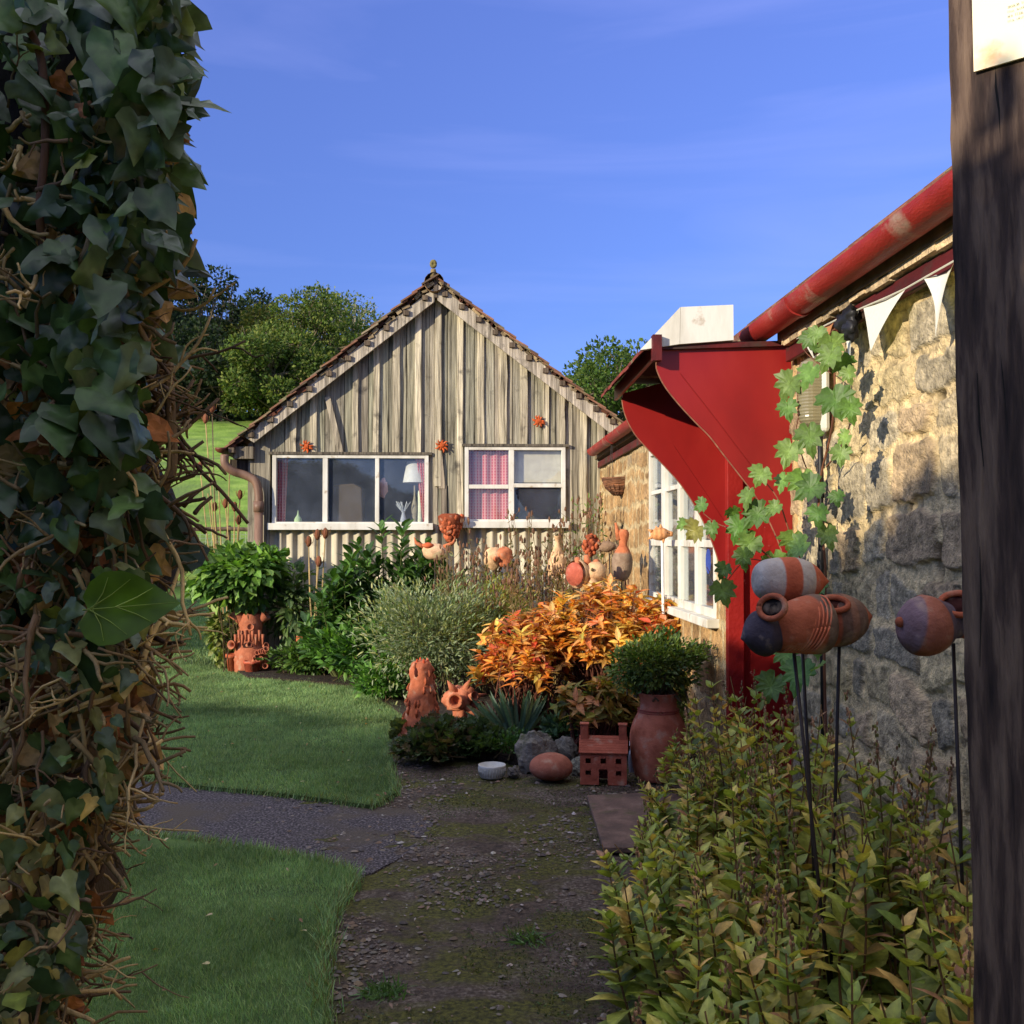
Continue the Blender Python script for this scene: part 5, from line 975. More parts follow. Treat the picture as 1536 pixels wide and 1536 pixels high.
# ================================================================== SHRUBS
def shrub(name, lab, cat, c, rad, n, tm, size, cols, seed, wts=None, mat=None, K=26, upb=.5, stems=14, stemcol=(86, 74, 50), group=None, jit=.2, outb=1., shell=.55, wid=1., z0=0., spread=.9, leafkw=None):
    r = np.random.default_rng(seed); c = np.array(c, float); rad = np.array(rad, float); o = thing(name, lab, cat, (c[0], c[1], z0), group)
    cd = dirs(r, K); C = c+cd*rad*r.uniform(.3, .85, (K, 1)); C[:, 2] = np.maximum(C[:, 2], z0+.06); cr = r.uniform(.28, .5, K)
    base = np.array([c[0], c[1], z0]); mb = MB()
    for k in range(max(stems, 3)):
        e = C[k % K]+r.normal(size=3)*rad*.1; b0 = base+np.array([r.normal()*rad[0]*.3, r.normal()*rad[1]*.3, .0]); m_ = b0*.5+e*.5+r.normal(size=3)*rad*.08; tube(mb, [b0, m_, e], [.012*max(.6, rad[2]), .008*max(.6, rad[2]), .003], 5, lin(*stemcol), cap=False)
    mb.build('stem', BARK, o)
    ki = r.integers(0, K, n); d = dirs(r, n); P = C[ki]+d*rad*(cr[ki]*r.uniform(shell, 1.1, n))[:, None]*spread
    P[:, 2] = np.where(P[:, 2] < z0+.03, z0+.03+r.uniform(0, .1, n), P[:, 2]); out = nrmz((P-c)/rad)
    D = nrmz(out*outb+dirs(r, n)*.6+np.array([0, 0, upb])); N = nrmz(out*.5+dirs(r, n)*.5+np.array([0, 0, .8]))
    tone = r.uniform(.8, 1.18, K)[ki]
    mb = MB(); leaves(mb, tm, P, D, N, size*r.uniform(.55, 1.25, n), pal(r, n, cols, wts, jit)*tone[:, None], wid); mb.build('foliage', mat or LEAF, o)
    return o, r
def dome(px, py_top, py_bot, Y, wpx, dy=None, z0=.05):
    """centre and radii of a bush from its pixel box at depth Y"""
    t_, b_ = AY(px, py_top, Y)[2], max(AY(px, py_bot, Y)[2], z0); w_ = wpx/F*Y/2; return (AY(px, 760, Y)[0], Y, (t_+b_)/2), (w_, dy or w_*.8, (t_-b_)/2)
c, r_ = dome(366, 812, 905, 12.3, 165, .36); shrub('potato_vine', 'leafy bright green shrub spilling over the tree-stump planter at the hut corner', 'shrub', c, r_, 2300, BROAD, .125, [(78, 112, 44), (100, 138, 56), (62, 92, 38), (122, 154, 74)], 31, upb=-.2)
c, r_ = dome(336, 905, 1000, 12.6, 46, .3); shrub('ivy_bush', 'pale variegated climber at the foot of the hut corner', 'shrub', c, r_, 900, BROAD, .09, [(120, 132, 62), (146, 150, 90), (84, 104, 44)], 32, upb=-.2)
c, r_ = dome(440, 850, 985, 12.45, 120, .22); shrub('climbing_shrub', 'open climbing shrub against the corrugated skirt left of the teasels', 'shrub', c, r_, 620, OVATE, .15, [(66, 92, 46), (84, 108, 58), (100, 120, 74)], 33, upb=-.2, stems=22)
c, r_ = dome(578, 812, 950, 11.9, 185, .4)
def laurel(lab, px, top, bot, Y, wpx, seed, n_=42):
    r = np.random.default_rng(seed); base = np.array([atd(px, Y), Y, .05]); o = thing('laurel_shrub', lab, 'shrub', base, 'laurel-leaved shrubs by the hut skirt'); ms = MB(); ml = MB(); w_ = wpx/F*Y/2; zt = AY(px, top, Y)[2]
    for k in range(n_):
        a = r.uniform(-1, 1); e = base+np.array([a*w_*1.05, r.uniform(-.4, .25), (zt-.1)*(1-.45*a*a)*r.uniform(.42, 1)]); b0 = base+np.array([a*w_*.35, r.normal()*.08, 0]); m_ = b0*.4+e*.6+np.array([0, 0, -.12]); tube(ms, [b0, m_, e], [.011, .008, .004], 5, lin(78, 84, 44), cap=False)
        dd = nrmz(e-m_+np.array([0, 0, .1])); nl = 13; th = np.arange(nl)*2.4+r.uniform(0, 6); s_ = np.linspace(-.32, .02, nl)
        u = nrmz(np.cross(dd, [0, 1, .1])); v = np.cross(dd, u); rad = np.cos(th)[:, None]*u+np.sin(th)[:, None]*v
        P = e+dd*s_[:, None]; D = nrmz(rad+dd*np.linspace(.3, 1.6, nl)[:, None]); leaves(ml, LAUREL, P, D, nrmz(dd-rad*.4+dirs(r, nl)*.15), r.uniform(.14, .22, nl), pal(r, nl, [(46, 74, 30), (62, 96, 38), (84, 118, 52)]), 1.15)
    ms.build('stem', BARK, o); ml.build('foliage', LEAFG, o)
laurel('glossy laurel-leaved shrub standing tall under the mullions of the three-pane window', 590, 783, 960, 11.9, 175, 34, 100)
laurel('glossy laurel-leaved shrub low at the left of the tall one, in front of the skirt', 528, 850, 975, 11.7, 125, 35, 60)
laurel('glossy laurel-leaved shrub right of the tall one below the wall pot', 655, 828, 930, 11.9, 105, 36, 44)
c, r_ = dome(555, 930, 1020, 11.2, 180, .5); shrub('leafy_plant', 'bright green low foliage between the laurel and the lawn edge', 'plant', c, r_, 2200, OVATE, .09, [(72, 112, 40), (92, 134, 50), (56, 90, 34)], 37)
c, r_ = dome(585, 985, 1055, 10.0, 110, .35); shrub('leafy_plant', 'light green ground foliage behind the clay tower at the lawn edge', 'plant', c, r_, 1500, OVATE, .07, [(74, 116, 40), (96, 138, 52), (58, 94, 36)], 38)
c, r_ = dome(650, 860, 1045, 9.9, 260, .6); shrub('grey_shrub', 'broad grey-green fine-leaved shrub in the middle of the far bed', 'shrub', c, r_, 9500, LANCE, .062, [(118, 134, 96), (140, 150, 116), (98, 114, 76), (150, 154, 100)], 39, K=60, stems=40, shell=.3)
c, r_ = dome(738, 868, 1000, 10.3, 170, .5); shrub('fine_shrub', 'olive fine-leaved shrub between the grey shrub and the orange bush', 'shrub', c, r_, 6500, LANCE, .06, [(128, 134, 60), (146, 146, 70), (104, 114, 52), (146, 114, 72)], 40, K=44, stems=40, shell=.3)
c, r_ = dome(470, 965, 1008, 11.9, 150, .3); shrub('leafy_plant', 'low green plant between the clay pots at the hut skirt', 'plant', c, r_, 1300, OVATE, .08, [(72, 100, 40), (92, 120, 54), (58, 84, 34)], 41)
c, r_ = dome(278, 815, 872, 30, 120, 1.2, z0=.6); shrub('hedge_bush', 'olive bush by the wire fence at the edge of the pasture', 'shrub', c, r_, 2500, OVATE, .16, [(96, 104, 42), (112, 112, 54), (84, 92, 40)], 42, z0=terr(30)-.1)
# twiggy stems with seed heads before the skirt
def wands(lab, x0, x1, top0, top1, Y, n_, seed, cols, leafn=26, nm='seeding_plant', heads=(116, 84, 62), zb=.06, ls=.05):
    r = np.random.default_rng(seed); o = thing(nm, lab, 'plant', (atd((x0+x1)/2, Y), Y, zb), 'seeding perennials in the far bed'); ms, ml, mh = MB(), MB(), MB()
    for k in range(n_):
        px = r.uniform(x0, x1); Yk = Y+r.uniform(-.3, .3); e = AY(px, r.uniform(top0, top1), Yk); b0 = np.array([e[0]*.8+atd((x0+x1)/2, Y)*.2+r.normal()*.04, Yk+r.normal()*.05, zb]); m_ = (b0+e)/2+r.normal(size=3)*.04; P4 = smoothprof([b0, m_, e], 5); tube(ms, P4, np.linspace(.0065, .002, len(P4)), 4, lin(112, 96, 58), cap=False)
        mh = ms  # seed heads are built into the stem mesh
        for q in range(4): s_ = r.uniform(.5, .95); a = b0+(e-b0)*s_; f = a+np.array([r.uniform(-.16, .16), r.uniform(-.1, .1), r.uniform(.08, .2)]); tube(ms, [a, (a+f)/2+[0, 0, -.02], f], [.003, .0025, .0015], 4, lin(116, 92, 60), cap=False); blob(mh, f, (.011, .011, .026), q, .2, 2, lin(*heads), 6, 5)
        blob(mh, e, (.012, .012, .035), k, .2, 2, lin(*heads), 6, 5); s_ = r.uniform(.25, 1, leafn); P = b0+(e-b0)*s_[:, None]+r.normal(size=(leafn, 3))*.025; leaves(ml, LANCE, P, dirs(r, leafn)+[0, 0, .5], dirs(r, leafn), ls*r.uniform(.7, 1.5, leafn), pal(r, leafn, cols))
    ms.build('stem', BARK, o); ml.build('foliage', LEAF, o)
wands('wispy seeding stems reaching up in front of the right-hand hut window', 700, 855, 765, 850, 10.9, 46, 51, [(98, 100, 50), (120, 110, 60), (86, 92, 44)])
wands('taller wispy stems with green leaves at the right corner of the hut', 850, 915, 738, 820, 10.9, 22, 52, [(86, 112, 46), (104, 126, 56)])
wands('brownish seeding stems among the clay ornaments above the orange bush', 760, 940, 830, 890, 9.6, 40, 53, [(110, 104, 50), (132, 104, 62)])
wands('thin dry stems in front of the skirt above the grey shrub', 655, 740, 820, 880, 10.6, 26, 54, [(96, 104, 60), (120, 110, 70)])
def teasels(lab, stems, Y, seed, zb=.05):
    r = np.random.default_rng(seed); xm = np.mean([s[0] for s in stems]); o = thing('teasel', lab, 'plant', (atd(xm, Y), Y, zb), 'dried teasels'); ms = MB(); st = []
    for (bx, tx, ty, hd) in stems:
        e = AY(tx, ty, Y+r.uniform(-.1, .1)); b0 = np.array([atd(bx, Y), Y, zb]); m_ = (b0+e)/2+np.array([r.normal()*.02, 0, 0]); tube(ms, smoothprof([b0, m_, e], 4), .0075, 5, lin(186, 160, 108), cap=False); st.append((e, hd))
    ms.build('stem', BARK, o)
    for e, hd in st:
        if hd: mh = MB(); blob(mh, e, (.034, .034, .065), 3, .06, 9, lin(122, 74, 48), 16, 12); [tube(mh, [e+[0, 0, -.05], e+[math.cos(a)*.05, math.sin(a)*.05, -.01], e+[math.cos(a)*.06, math.sin(a)*.06, .05]], .003, 4, lin(140, 100, 60), cap=False) for a in (0, 1.3, 2.6, 3.9, 5.1)]; mh.build('seed_head', BARK, o, smooth=True)
teasels('tall pale dried teasel stems leaning beside the hut gutter in front of the pasture', [(335, 308, 628, 1), (336, 318, 612, 1), (338, 300, 700, 1), (340, 322, 760, 1), (342, 345, 690, 0), (344, 338, 755, 1), (334, 292, 800, 0), (346, 352, 760, 1), (337, 312, 740, 0), (339, 328, 730, 0), (350, 360, 742, 1), (352, 358, 780, 1)], 13.4, 61)
teasels('dried teasel stems with brown heads rising against the corrugated skirt', [(478, 463, 812, 1), (478, 476, 802, 1), (480, 488, 800, 1), (479, 478, 842, 1)], 11.9, 62)
# orange bush: whorls of long leaves turning red, orange and yellow
def orange(lab, px, top, bot, Y, wpx, dy, seed, n_, cols, wts):
    r = np.random.default_rng(seed); (cx_, cy_, cz_), (rx, ry, rz) = dome(px, top, bot, Y, wpx, dy); base = np.array([cx_, cy_, .05]); o = thing('peony', lab, 'shrub', base, 'peonies in autumn colour'); ms, ml = MB(), MB()
    for k in range(n_):
        d = dirs(r, 1)[0]; d[2] = abs(d[2])*1.2-.42; d = nrmz(d); e = np.array([cx_, cy_, cz_])+d*np.array([rx, ry, rz])*r.uniform(.55, 1); e[2] = max(e[2], .12); b0 = base+np.array([r.normal()*.12, r.normal()*.1, 0]); m_ = (b0+e)/2+np.array([0, 0, .05]); tube(ms, [b0, m_, e], [.007, .005, .003], 5, lin(96, 56, 42), cap=False)
        dd = nrmz(e-b0+np.array([0, 0, .4])+r.normal(size=3)*.25); nl = int(r.integers(9, 15)); th = r.uniform(0, 6.28, nl); u = nrmz(np.cross(dd, [.2, 1, .1])); v = np.cross(dd, u); rad = np.cos(th)[:, None]*u+np.sin(th)[:, None]*v; tone = r.uniform(.75, 1.15); ck = pal(r, 1, cols, wts, .05)[0]
        colr = pal(r, nl, cols, wts, .15)*.5+ck*.5; leaves(ml, OVATE, e+dd*r.uniform(-.1, .02, nl)[:, None], nrmz(rad+dd*r.uniform(-.1, 1.0, nl)[:, None]), nrmz(dd-rad*.3+dirs(r, nl)*.3), r.uniform(.07, .13, nl), colr*tone, .85)
    ms.build('stem', BARK, o); ml.build('foliage', LEAF, o)
OC = [(214, 136, 56), (226, 164, 66), (222, 188, 88), (196, 84, 56), (160, 144, 62), (218, 172, 120), (150, 92, 52)]
orange('large peony bush with orange and yellow leaves below the clay heads', 905, 866, 1040, 8.3, 230, .5, 71, 230, OC, [4, 4, 3, 2, 2, 2, 1])
orange('peony bush with red and yellow leaves reaching left towards the clay creature', 790, 915, 1060, 8.2, 160, .4, 72, 120, OC, [3, 3, 3, 4, 1, 2, 1])
orange('peony with green and yellow leaves hanging over the path behind the clay house', 895, 1010, 1105, 7.45, 120, .3, 73, 62, [(120, 116, 44), (144, 112, 44), (96, 102, 40), (160, 100, 52)], None)
orange('orange-leaved peony against the sill end of the long window', 985, 895, 990, 8.1, 90, .3, 74, 50, OC, [3, 3, 3, 2, 2, 3, 1])
c, r_ = dome(985, 950, 1058, 6.8, 165, .32, z0=.6); shrub('urn_plant', 'bushy small-leaved green plant growing out of the large urn', 'plant', c, r_, 5600, OVATE, .036, [(58, 82, 34), (76, 100, 40), (94, 112, 46)], 75, K=44, stems=30, z0=.55)
# shade plants along the path edge
def clump(name, lab, px, py, rx, ry, rz, n, tm, size, cols, seed, mat=None, upb=.7, cat='plant', group=None, wts=None, z=.05, stems=20, K=30, sh=.4):
    p = G(px, py, z); return shrub(name, lab, cat, (p[0], p[1]+ry*.5, z+rz*.45), (rx, ry, rz), n, tm, size, cols, seed, wts, mat, K=K, upb=upb, stems=stems, group=group, z0=z, shell=sh)
GB = 'ground plants edging the far bed'
clump('geranium', 'dark lobed-leaf geranium spreading onto the path below the clay tower', 655, 1142, .34, .32, .2, 900, GER, .075, [(52, 66, 34), (66, 80, 40), (84, 70, 44)], 81, group=GB)
clump('geranium', 'dark geranium foliage below the clay creature', 718, 1136, .24, .26, .15, 700, GER, .07, [(52, 70, 36), (66, 84, 42)], 82, group=GB)
clump('geranium', 'fringe of small green leaves creeping behind the white dish', 760, 1138, .26, .18, .14, 800, SMALL, .035, [(56, 88, 38), (74, 106, 46)], 83, group=GB)
clump('geranium', 'green leaves between the clay tower foot and the lawn', 607, 1118, .12, .22, .16, 380, GER, .06, [(60, 78, 36), (84, 92, 48)], 84, group=GB)
clump('sedum', 'broad-leaved blue-green plant between the grey block and the clay house', 845, 1118, .16, .14, .2, 260, BROAD, .07, [(74, 104, 74), (90, 116, 80)], 85, group=GB)
clump('leafy_plant', 'dark green leaves filling the gap behind the clay house and the urn', 925, 1120, .3, .2, .36, 1300, BROAD, .07, [(50, 76, 34), (66, 92, 40)], 86, group=GB)
clump('leafy_plant', 'vine-leaved plant between the urn and the door canopy', 1052, 1120, .18, .3, .62, 900, VINE, .09, [(62, 84, 34), (92, 100, 44), (112, 104, 46)], 87, group=GB)
def iris(lab, px, py, z0, n_, h, seed, lean):
    r = np.random.default_rng(seed); p = G(px, py, z0); o = thing('iris', lab, 'plant', p, 'iris fans'); mb = MB(); u = r.uniform(-1, 1, n_); D = np.stack([u*.75+lean, r.normal(size=n_)*.18-.15, 1-.35*np.abs(u)], -1)
    leaves(mb, T_([0, .35, .75, 1], [.028, .035, .026, 0], .1, .22), p+np.stack([u*.05, r.normal(size=n_)*.03, 0*u], -1), D, np.stack([r.normal(size=n_)*.3, -np.ones(n_), .2+0*u], -1), h*r.uniform(.65, 1.1, n_), pal(r, n_, [(62, 88, 68), (74, 100, 70), (92, 104, 66)]), 1.3); mb.build('leaf_fan', LEAF, o)
iris('fan of blue-green iris leaves leaning left above the ochre stone', 772, 1112, .05, 46, .42, 91, -.3); iris('fan of iris leaves in shade left of the yellow-green peony', 838, 1098, .05, 46, .46, 92, -.2); iris('few iris leaves among the peony leaves behind the grey block', 805, 1100, .05, 20, .36, 93, .2)
# ================================================================== TALL YELLOW-GREEN PERENNIALS (foreground right)
YC = [(132, 144, 62), (158, 162, 72), (108, 124, 58), (186, 172, 82), (196, 160, 90), (164, 120, 90)]
LY, LX = [1.7, 2.4, 3.0, 3.6, 4.2, 5.0, 5.8, 6.4], [.42, .45, .48, .56, .74, .95, 1.2, 1.3]
def loosestrife(lab, spots, seed, hh=(.6, .85), lsz=(.09, .15)):
    r = np.random.default_rng(seed); S = np.array(spots); o = thing('loosestrife', lab, 'plant', (*S.mean(0), .05), 'yellowing loosestrife along the stone wall'); ms, ml, mh = MB(), MB(), MB()
    for (x, y) in S:
        h = r.uniform(*hh)*np.interp(x-np.interp(y, LY, LX), [0, .35], [.58, 1]); b0 = np.array([x, y, .05]); e = b0+np.array([r.normal()*.09-.03, r.normal()*.08, h]); m_ = (b0+e)/2+np.array([r.normal()*.03, r.normal()*.03, 0]); P4 = smoothprof([b0, m_, e], 8); L_ = len(P4); tube(ms, P4, np.linspace(.005, .0022, L_), 5, lin(122, 92, 56), cap=False)
        t_ = .12; an = r.uniform(0, 6); big = r.uniform(*lsz)*np.interp(y, [2, 3.2, 4.5], [1.2, 1.1, .95]); age = r.uniform()
        while t_ < .97:
            p = P4[int(t_*(L_-1))]; dd = nrmz(e-b0); k = 3 if r.random() < .5 else 2; th = an+np.arange(k)/k*2*math.pi; rad = np.stack([np.cos(th), np.sin(th), 0*th], -1)
            sz = big*(1.15-.75*t_)*r.uniform(.75, 1.2, k); up_ = .15+1.1*t_
            w_ = [3, 3, 2, 2, .5+2*age, .2+1.2*age*(1-t_)]; leaves(ml, OVATE, np.repeat(p[None], k, 0), nrmz(rad+dd*up_+dirs(r, k)*.18), nrmz(dd-rad*.4+dirs(r, k)*.2), sz, pal(r, k, YC, w_), 1.15*r.uniform(.8, 1.15, k))
            an += 1.1; t_ += r.uniform(.06, .1)*(1.15-.5*t_)
        if r.random() < .4:
            mh = ms  # brown seed spikes join the stem mesh too
            for q in range(26): s_ = r.uniform(-.02, .13); blob(mh, e+nrmz(e-m_)*(s_-.05)+r.normal(size=3)*.009*(1-s_*4), (.004, .004, .008), q, .1, 2, lin(*(np.array([150, 112, 80] if q % 3 else [132, 126, 60])*r.uniform(.7, 1.2))), 5, 4)
    ms.build('stem', BARK, o); ml.build('foliage', LEAF, o)
r0 = np.random.default_rng(77)
def spots(x0, x1, y0, y1, d_):
    n_ = int((x1-x0)*(y1-y0)*d_); P = np.column_stack([r0.uniform(x0, x1, n_), r0.uniform(y0, y1, n_)]); lim = np.interp(P[:, 1], LY, LX); return P[(P[:, 0] > lim) & (P[:, 0] < 1.58)]
for (lab, a, dens, hh) in (
    ('yellowing perennials in the corner below the foot of the timber post', (.40, 1.0, 1.75, 2.3), 75, (.5, .66)), ('tall perennials hard behind the timber post', (1.0, 1.6, 1.8, 2.6), 60, (.6, .8)),
    ('perennials leaning over the path at the bottom of the picture', (.42, .9, 2.3, 3.0), 75, (.5, .66)), ('large-leaved yellow perennials below the round-bellied pot', (.9, 1.58, 2.6, 3.2), 62, (.62, .82)),
    ('perennials around the foot of the leftmost pot rod', (.5, 1.05, 3.0, 3.7), 66, (.5, .7)), ('perennials between the pot rods and the stone wall', (1.05, 1.58, 3.2, 3.9), 60, (.68, .9)),
    ('greenish perennials spilling beside the bare path, nearer than the brick slab', (.6, 1.1, 3.7, 4.5), 64, (.5, .66)), ('tall brown-spiked perennials against the shaded wall below the lamp', (1.1, 1.58, 3.9, 4.7), 56, (.7, .95)),
    ('perennials overhanging the brick slab', (.76, 1.2, 4.5, 5.4), 56, (.5, .64)), ('perennials hiding the foot of the red door', (1.2, 1.58, 4.7, 5.7), 50, (.6, .82)), ('farthest clump of perennials at the foot of the canopy', (1.05, 1.58, 5.5, 6.3), 46, (.36, .5))):
    loosestrife(lab, spots(*a, dens), int(a[0]*100+a[2]*1000), hh)
# ================================================================== VINE ON THE WALL
vn_ = thing('grape_vine', 'lobed-leaved green vine climbing beside the bulkhead lamp and trailing over the red canopy', 'vine', AX(1235, 1150, 1.6)*[1, 1, 0])
VX = 1.54
def vp(x, y, X=VX): return AX(x, y, X)
mb = MB()
for pts, r0_ in (([(1240, 1150), (1236, 960), (1238, 850), (1228, 740), (1248, 640), (1252, 560), (1244, 505), (1262, 488)], .007), ([(1236, 900), (1210, 860), (1185, 800), (1165, 745), (1130, 705)], .005), ([(1228, 740), (1205, 690), (1195, 640), (1212, 590)], .004), ([(1240, 700), (1262, 670), (1280, 620)], .004), ([(1160, 840), (1110, 800), (1075, 785), (1055, 770)], .004), ([(1170, 850), (1120, 840), (1080, 880), (1060, 850)], .003), ([(1246, 560), (1210, 530), (1200, 510)], .003)):
    P = np.array([vp(x, y, VX-(.06+.35*max(0, (1190-x)/140) if x < 1190 else 0)) for x, y in pts]); tube(mb, smoothprof(P, 5), np.linspace(r0_, r0_*.5, len(smoothprof(P, 5))), 6, lin(120, 78, 56), cap=False)
mb.build('stem', BARK, vn_)
vl = [(1213, 508, 42), (1252, 535, 62), (1222, 562, 60), (1192, 578, 52), (1180, 612, 48), (1248, 600, 58), (1272, 612, 52), (1212, 655, 62), (1188, 678, 54), (1262, 680, 46), (1205, 722, 66), (1232, 738, 56), (1180, 722, 45), (1255, 745, 36), (1125, 745, 50), (1150, 775, 58), (1112, 792, 46), (1135, 818, 52), (1192, 812, 60), (1212, 828, 56), (1160, 842, 50), (1240, 802, 46), (1060, 762, 34), (1050, 800, 42), (1068, 792, 30), (1090, 855, 38), (1080, 886, 44), (1115, 835, 42), (1245, 515, 45), (1228, 500, 38), (1270, 560, 36), (1262, 545, 40), (1098, 770, 30), (1146, 712, 40), (1275, 660, 30), (1170, 765, 34), (1030, 790, 26), (1228, 770, 48), (1232, 880, 44), (1215, 905, 50), (1195, 935, 54), (1180, 980, 60), (1205, 1010, 60), (1165, 1030, 54), (1225, 960, 50), (1236, 1010, 50)]
rng = np.random.default_rng(19); mb = MB(); V = np.array([vp(x, y, VX-.05-rng.uniform(0, .05)-(.35*max(0, (1190-x)/140) if x < 1190 and y < 900 else 0)) for x, y, s in vl]); S = np.array([s*rng.uniform(.7, .98) for *_, s in vl])/F*V[:, 1]; n_ = len(vl)
D = np.stack([rng.uniform(-.5, .2, n_), rng.uniform(-.25, .5, n_), -rng.uniform(.2, 1, n_)], -1); leaves(mb, VINE, V+np.array([0, 0, .35])*S[:, None], D, nrmz(np.stack([-.5+rng.normal(size=n_)*.3, -.75+rng.normal(size=n_)*.25, .35+rng.normal(size=n_)*.25], -1)), S, pal(rng, n_, [(92, 124, 56), (108, 136, 68), (76, 108, 48), (132, 132, 66)], [3, 3, 3, .7]), rng.uniform(.75, 1.1, n_)); mb.build('foliage', LEAF, vn_)
# ================================================================== IVY, close on the left
iv = thing('ivy_hedge', 'overgrown ivy with dead brown leaves and cut woody stems, close on the left', 'ivy', (-.7, 1.5, 0))
EX = [(-40, 288), (60, 292), (120, 296), (200, 282), (260, 280), (330, 284), (400, 268), (470, 245), (560, 235), (640, 232), (760, 240), (860, 240), (940, 232), (1040, 222), (1110, 218), (1180, 190), (1260, 150), (1340, 135), (1440, 118), (1540, 100), (1900, 60), (2600, 30)]
def edge(py): return np.interp(py, [e[0] for e in EX], [e[1] for e in EX])
rng = np.random.default_rng(101); YI = 1.45
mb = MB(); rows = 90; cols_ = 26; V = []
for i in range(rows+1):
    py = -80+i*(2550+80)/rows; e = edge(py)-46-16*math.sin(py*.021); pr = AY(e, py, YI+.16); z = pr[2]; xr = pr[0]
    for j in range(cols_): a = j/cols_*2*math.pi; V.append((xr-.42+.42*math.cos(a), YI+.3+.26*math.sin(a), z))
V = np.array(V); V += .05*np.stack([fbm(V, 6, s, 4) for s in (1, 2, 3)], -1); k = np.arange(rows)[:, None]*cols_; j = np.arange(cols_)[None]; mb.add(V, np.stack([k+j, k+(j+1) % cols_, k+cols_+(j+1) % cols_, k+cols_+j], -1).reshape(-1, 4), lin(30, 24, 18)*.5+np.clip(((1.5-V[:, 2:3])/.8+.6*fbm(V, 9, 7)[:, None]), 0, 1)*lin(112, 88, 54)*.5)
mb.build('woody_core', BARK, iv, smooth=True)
N = 2500; py = rng.uniform(-60, 1720, N); e = edge(py); px = e-20-np.abs(rng.normal(size=N))*110-rng.uniform(0, 40, N)*0; px = np.where(rng.random(N) < .5, rng.uniform(-60, 1, N)*0+rng.uniform(-80, e-18), px); dep = YI-.12+rng.uniform(0, .34, N)+np.clip((e-px-200)/900, -.1, 0); 
P = np.array([AY(a, b_, d) for a, b_, d in zip(px, py, dep)]); size = rng.uniform(.03, .082, N)*(1-.38*np.clip((py-650)/250, 0, 1)); D = np.stack([rng.normal(size=N)*.55+.1, rng.normal(size=N)*.4-.15, -rng.uniform(.1, 1.1, N)], -1); NN = nrmz(np.stack([rng.normal(size=N)*.55+.25, -.75+rng.normal(size=N)*.5, .35+rng.normal(size=N)*.5], -1))
low_ = rng.random(N) < np.clip((py-600)/900, 0, .45); colr = pal(rng, N, [(42, 60, 32), (52, 72, 38), (70, 92, 46), (74, 88, 56), (112, 120, 54)], [4, 4, 2, 2, .6]); half = rng.random(N) < .5
colr = np.where(low_[:, None], pal(rng, N, [(132, 122, 66), (110, 112, 66), (158, 140, 84), (92, 104, 70)]), colr)
thin = rng.random(N) < np.interp(py, [0, 450, 650, 1000, 1700], [1, .9, .75, .7, .7]); q = thin
mb = MB(); leaves(mb, IVY, P[q & half], D[q & half], NN[q & half], size[q & half], colr[q & half], rng.uniform(.8, 1.1, (q & half).sum())); leaves(mb, IVY2, P[q & ~half], D[q & ~half], NN[q & ~half], size[q & ~half], colr[q & ~half], rng.uniform(.8, 1.1, (q & ~half).sum()))
mb.build('foliage', LEAFG, iv, smooth=True)
mb = MB(); n_ = 620; py = 60+1540*rng.uniform(0, 1, n_)**.75; px = edge(py)-rng.uniform(5, 230, n_); P = np.array([AY(a, b_, YI-.1+rng.uniform(0, .2)) for a, b_ in zip(px, py)])
leaves(mb, IVY2, P, np.stack([rng.normal(size=n_), rng.normal(size=n_)*.4, -rng.uniform(0, 1, n_)], -1), dirs(rng, n_)*.7+[0, -1, 0], rng.uniform(.025, .06, n_), pal(rng, n_, [(154, 100, 62), (122, 80, 54), (182, 144, 98), (134, 108, 74)])); mb.build('dead_leaf', leafmat('dead_leaf', .8, .3, .1, .3, 60), iv, kind='stuff')
mb = MB()
def twig(p, d, l, r_, col, sub=2):
    n_ = 7; pts = [p]; d = nrmz(np.array(d, float))
    for k in range(n_): d = nrmz(d+rng.normal(size=3)*.2); pts.append(pts[-1]+d*l/n_)
    tube(mb, pts, np.linspace(r_, r_*.55, n_+1), 6, col)
    if sub:
        for _ in range(rng.integers(1, 4)): k = rng.integers(1, n_); twig(pts[k], d+rng.normal(size=3)*.8, l*rng.uniform(.25, .5), r_*.6, col, sub-1)
for k in range(700):
    py = rng.uniform(0, 1) ** .8*1500+120; px = edge(py)-rng.uniform(0, 1)**1.3*230-(60 if py < 480 else 0); p = AY(px, py, YI-.14+rng.uniform(0, .24)); cc = lin(*(np.array([(168, 142, 96), (138, 114, 78), (186, 160, 108), (112, 88, 64)][rng.integers(4)])*rng.uniform(.7, 1.1))); twig(p, (rng.normal()*.8+.2, rng.normal()*.4-.2, rng.normal()*.9), rng.uniform(.05, .17)*(.6 if py < 420 else 1), rng.uniform(.0016, .0046), cc, 1)
for k in range(70):   # cut stubs sticking out to the right between the leaves
    py = rng.choice([rng.uniform(480, 860), rng.uniform(480, 760), rng.uniform(900, 1500)]); p = AY(edge(py)-rng.uniform(10, 60), py, YI+rng.uniform(0, .12)); twig(p, (1, rng.normal()*.3, rng.normal()*.55+(.35 if py < 800 else 0)), rng.uniform(.05, .11), rng.uniform(.002, .0042), lin(*(np.array([120, 96, 66])*rng.uniform(.7, 1.2))), 1)
P = [AY(x, y, YI-.02) for x, y in ((60, 180), (72, 90), (66, 330), (96, 470), (80, 640), (40, 760))]; tube(mb, smoothprof([AY(x, y, YI-.08) for x, y in ((30, 20), (62, 90), (68, 220), (60, 330), (84, 470), (110, 560))], 5), .0055, 7, lin(96, 66, 48))
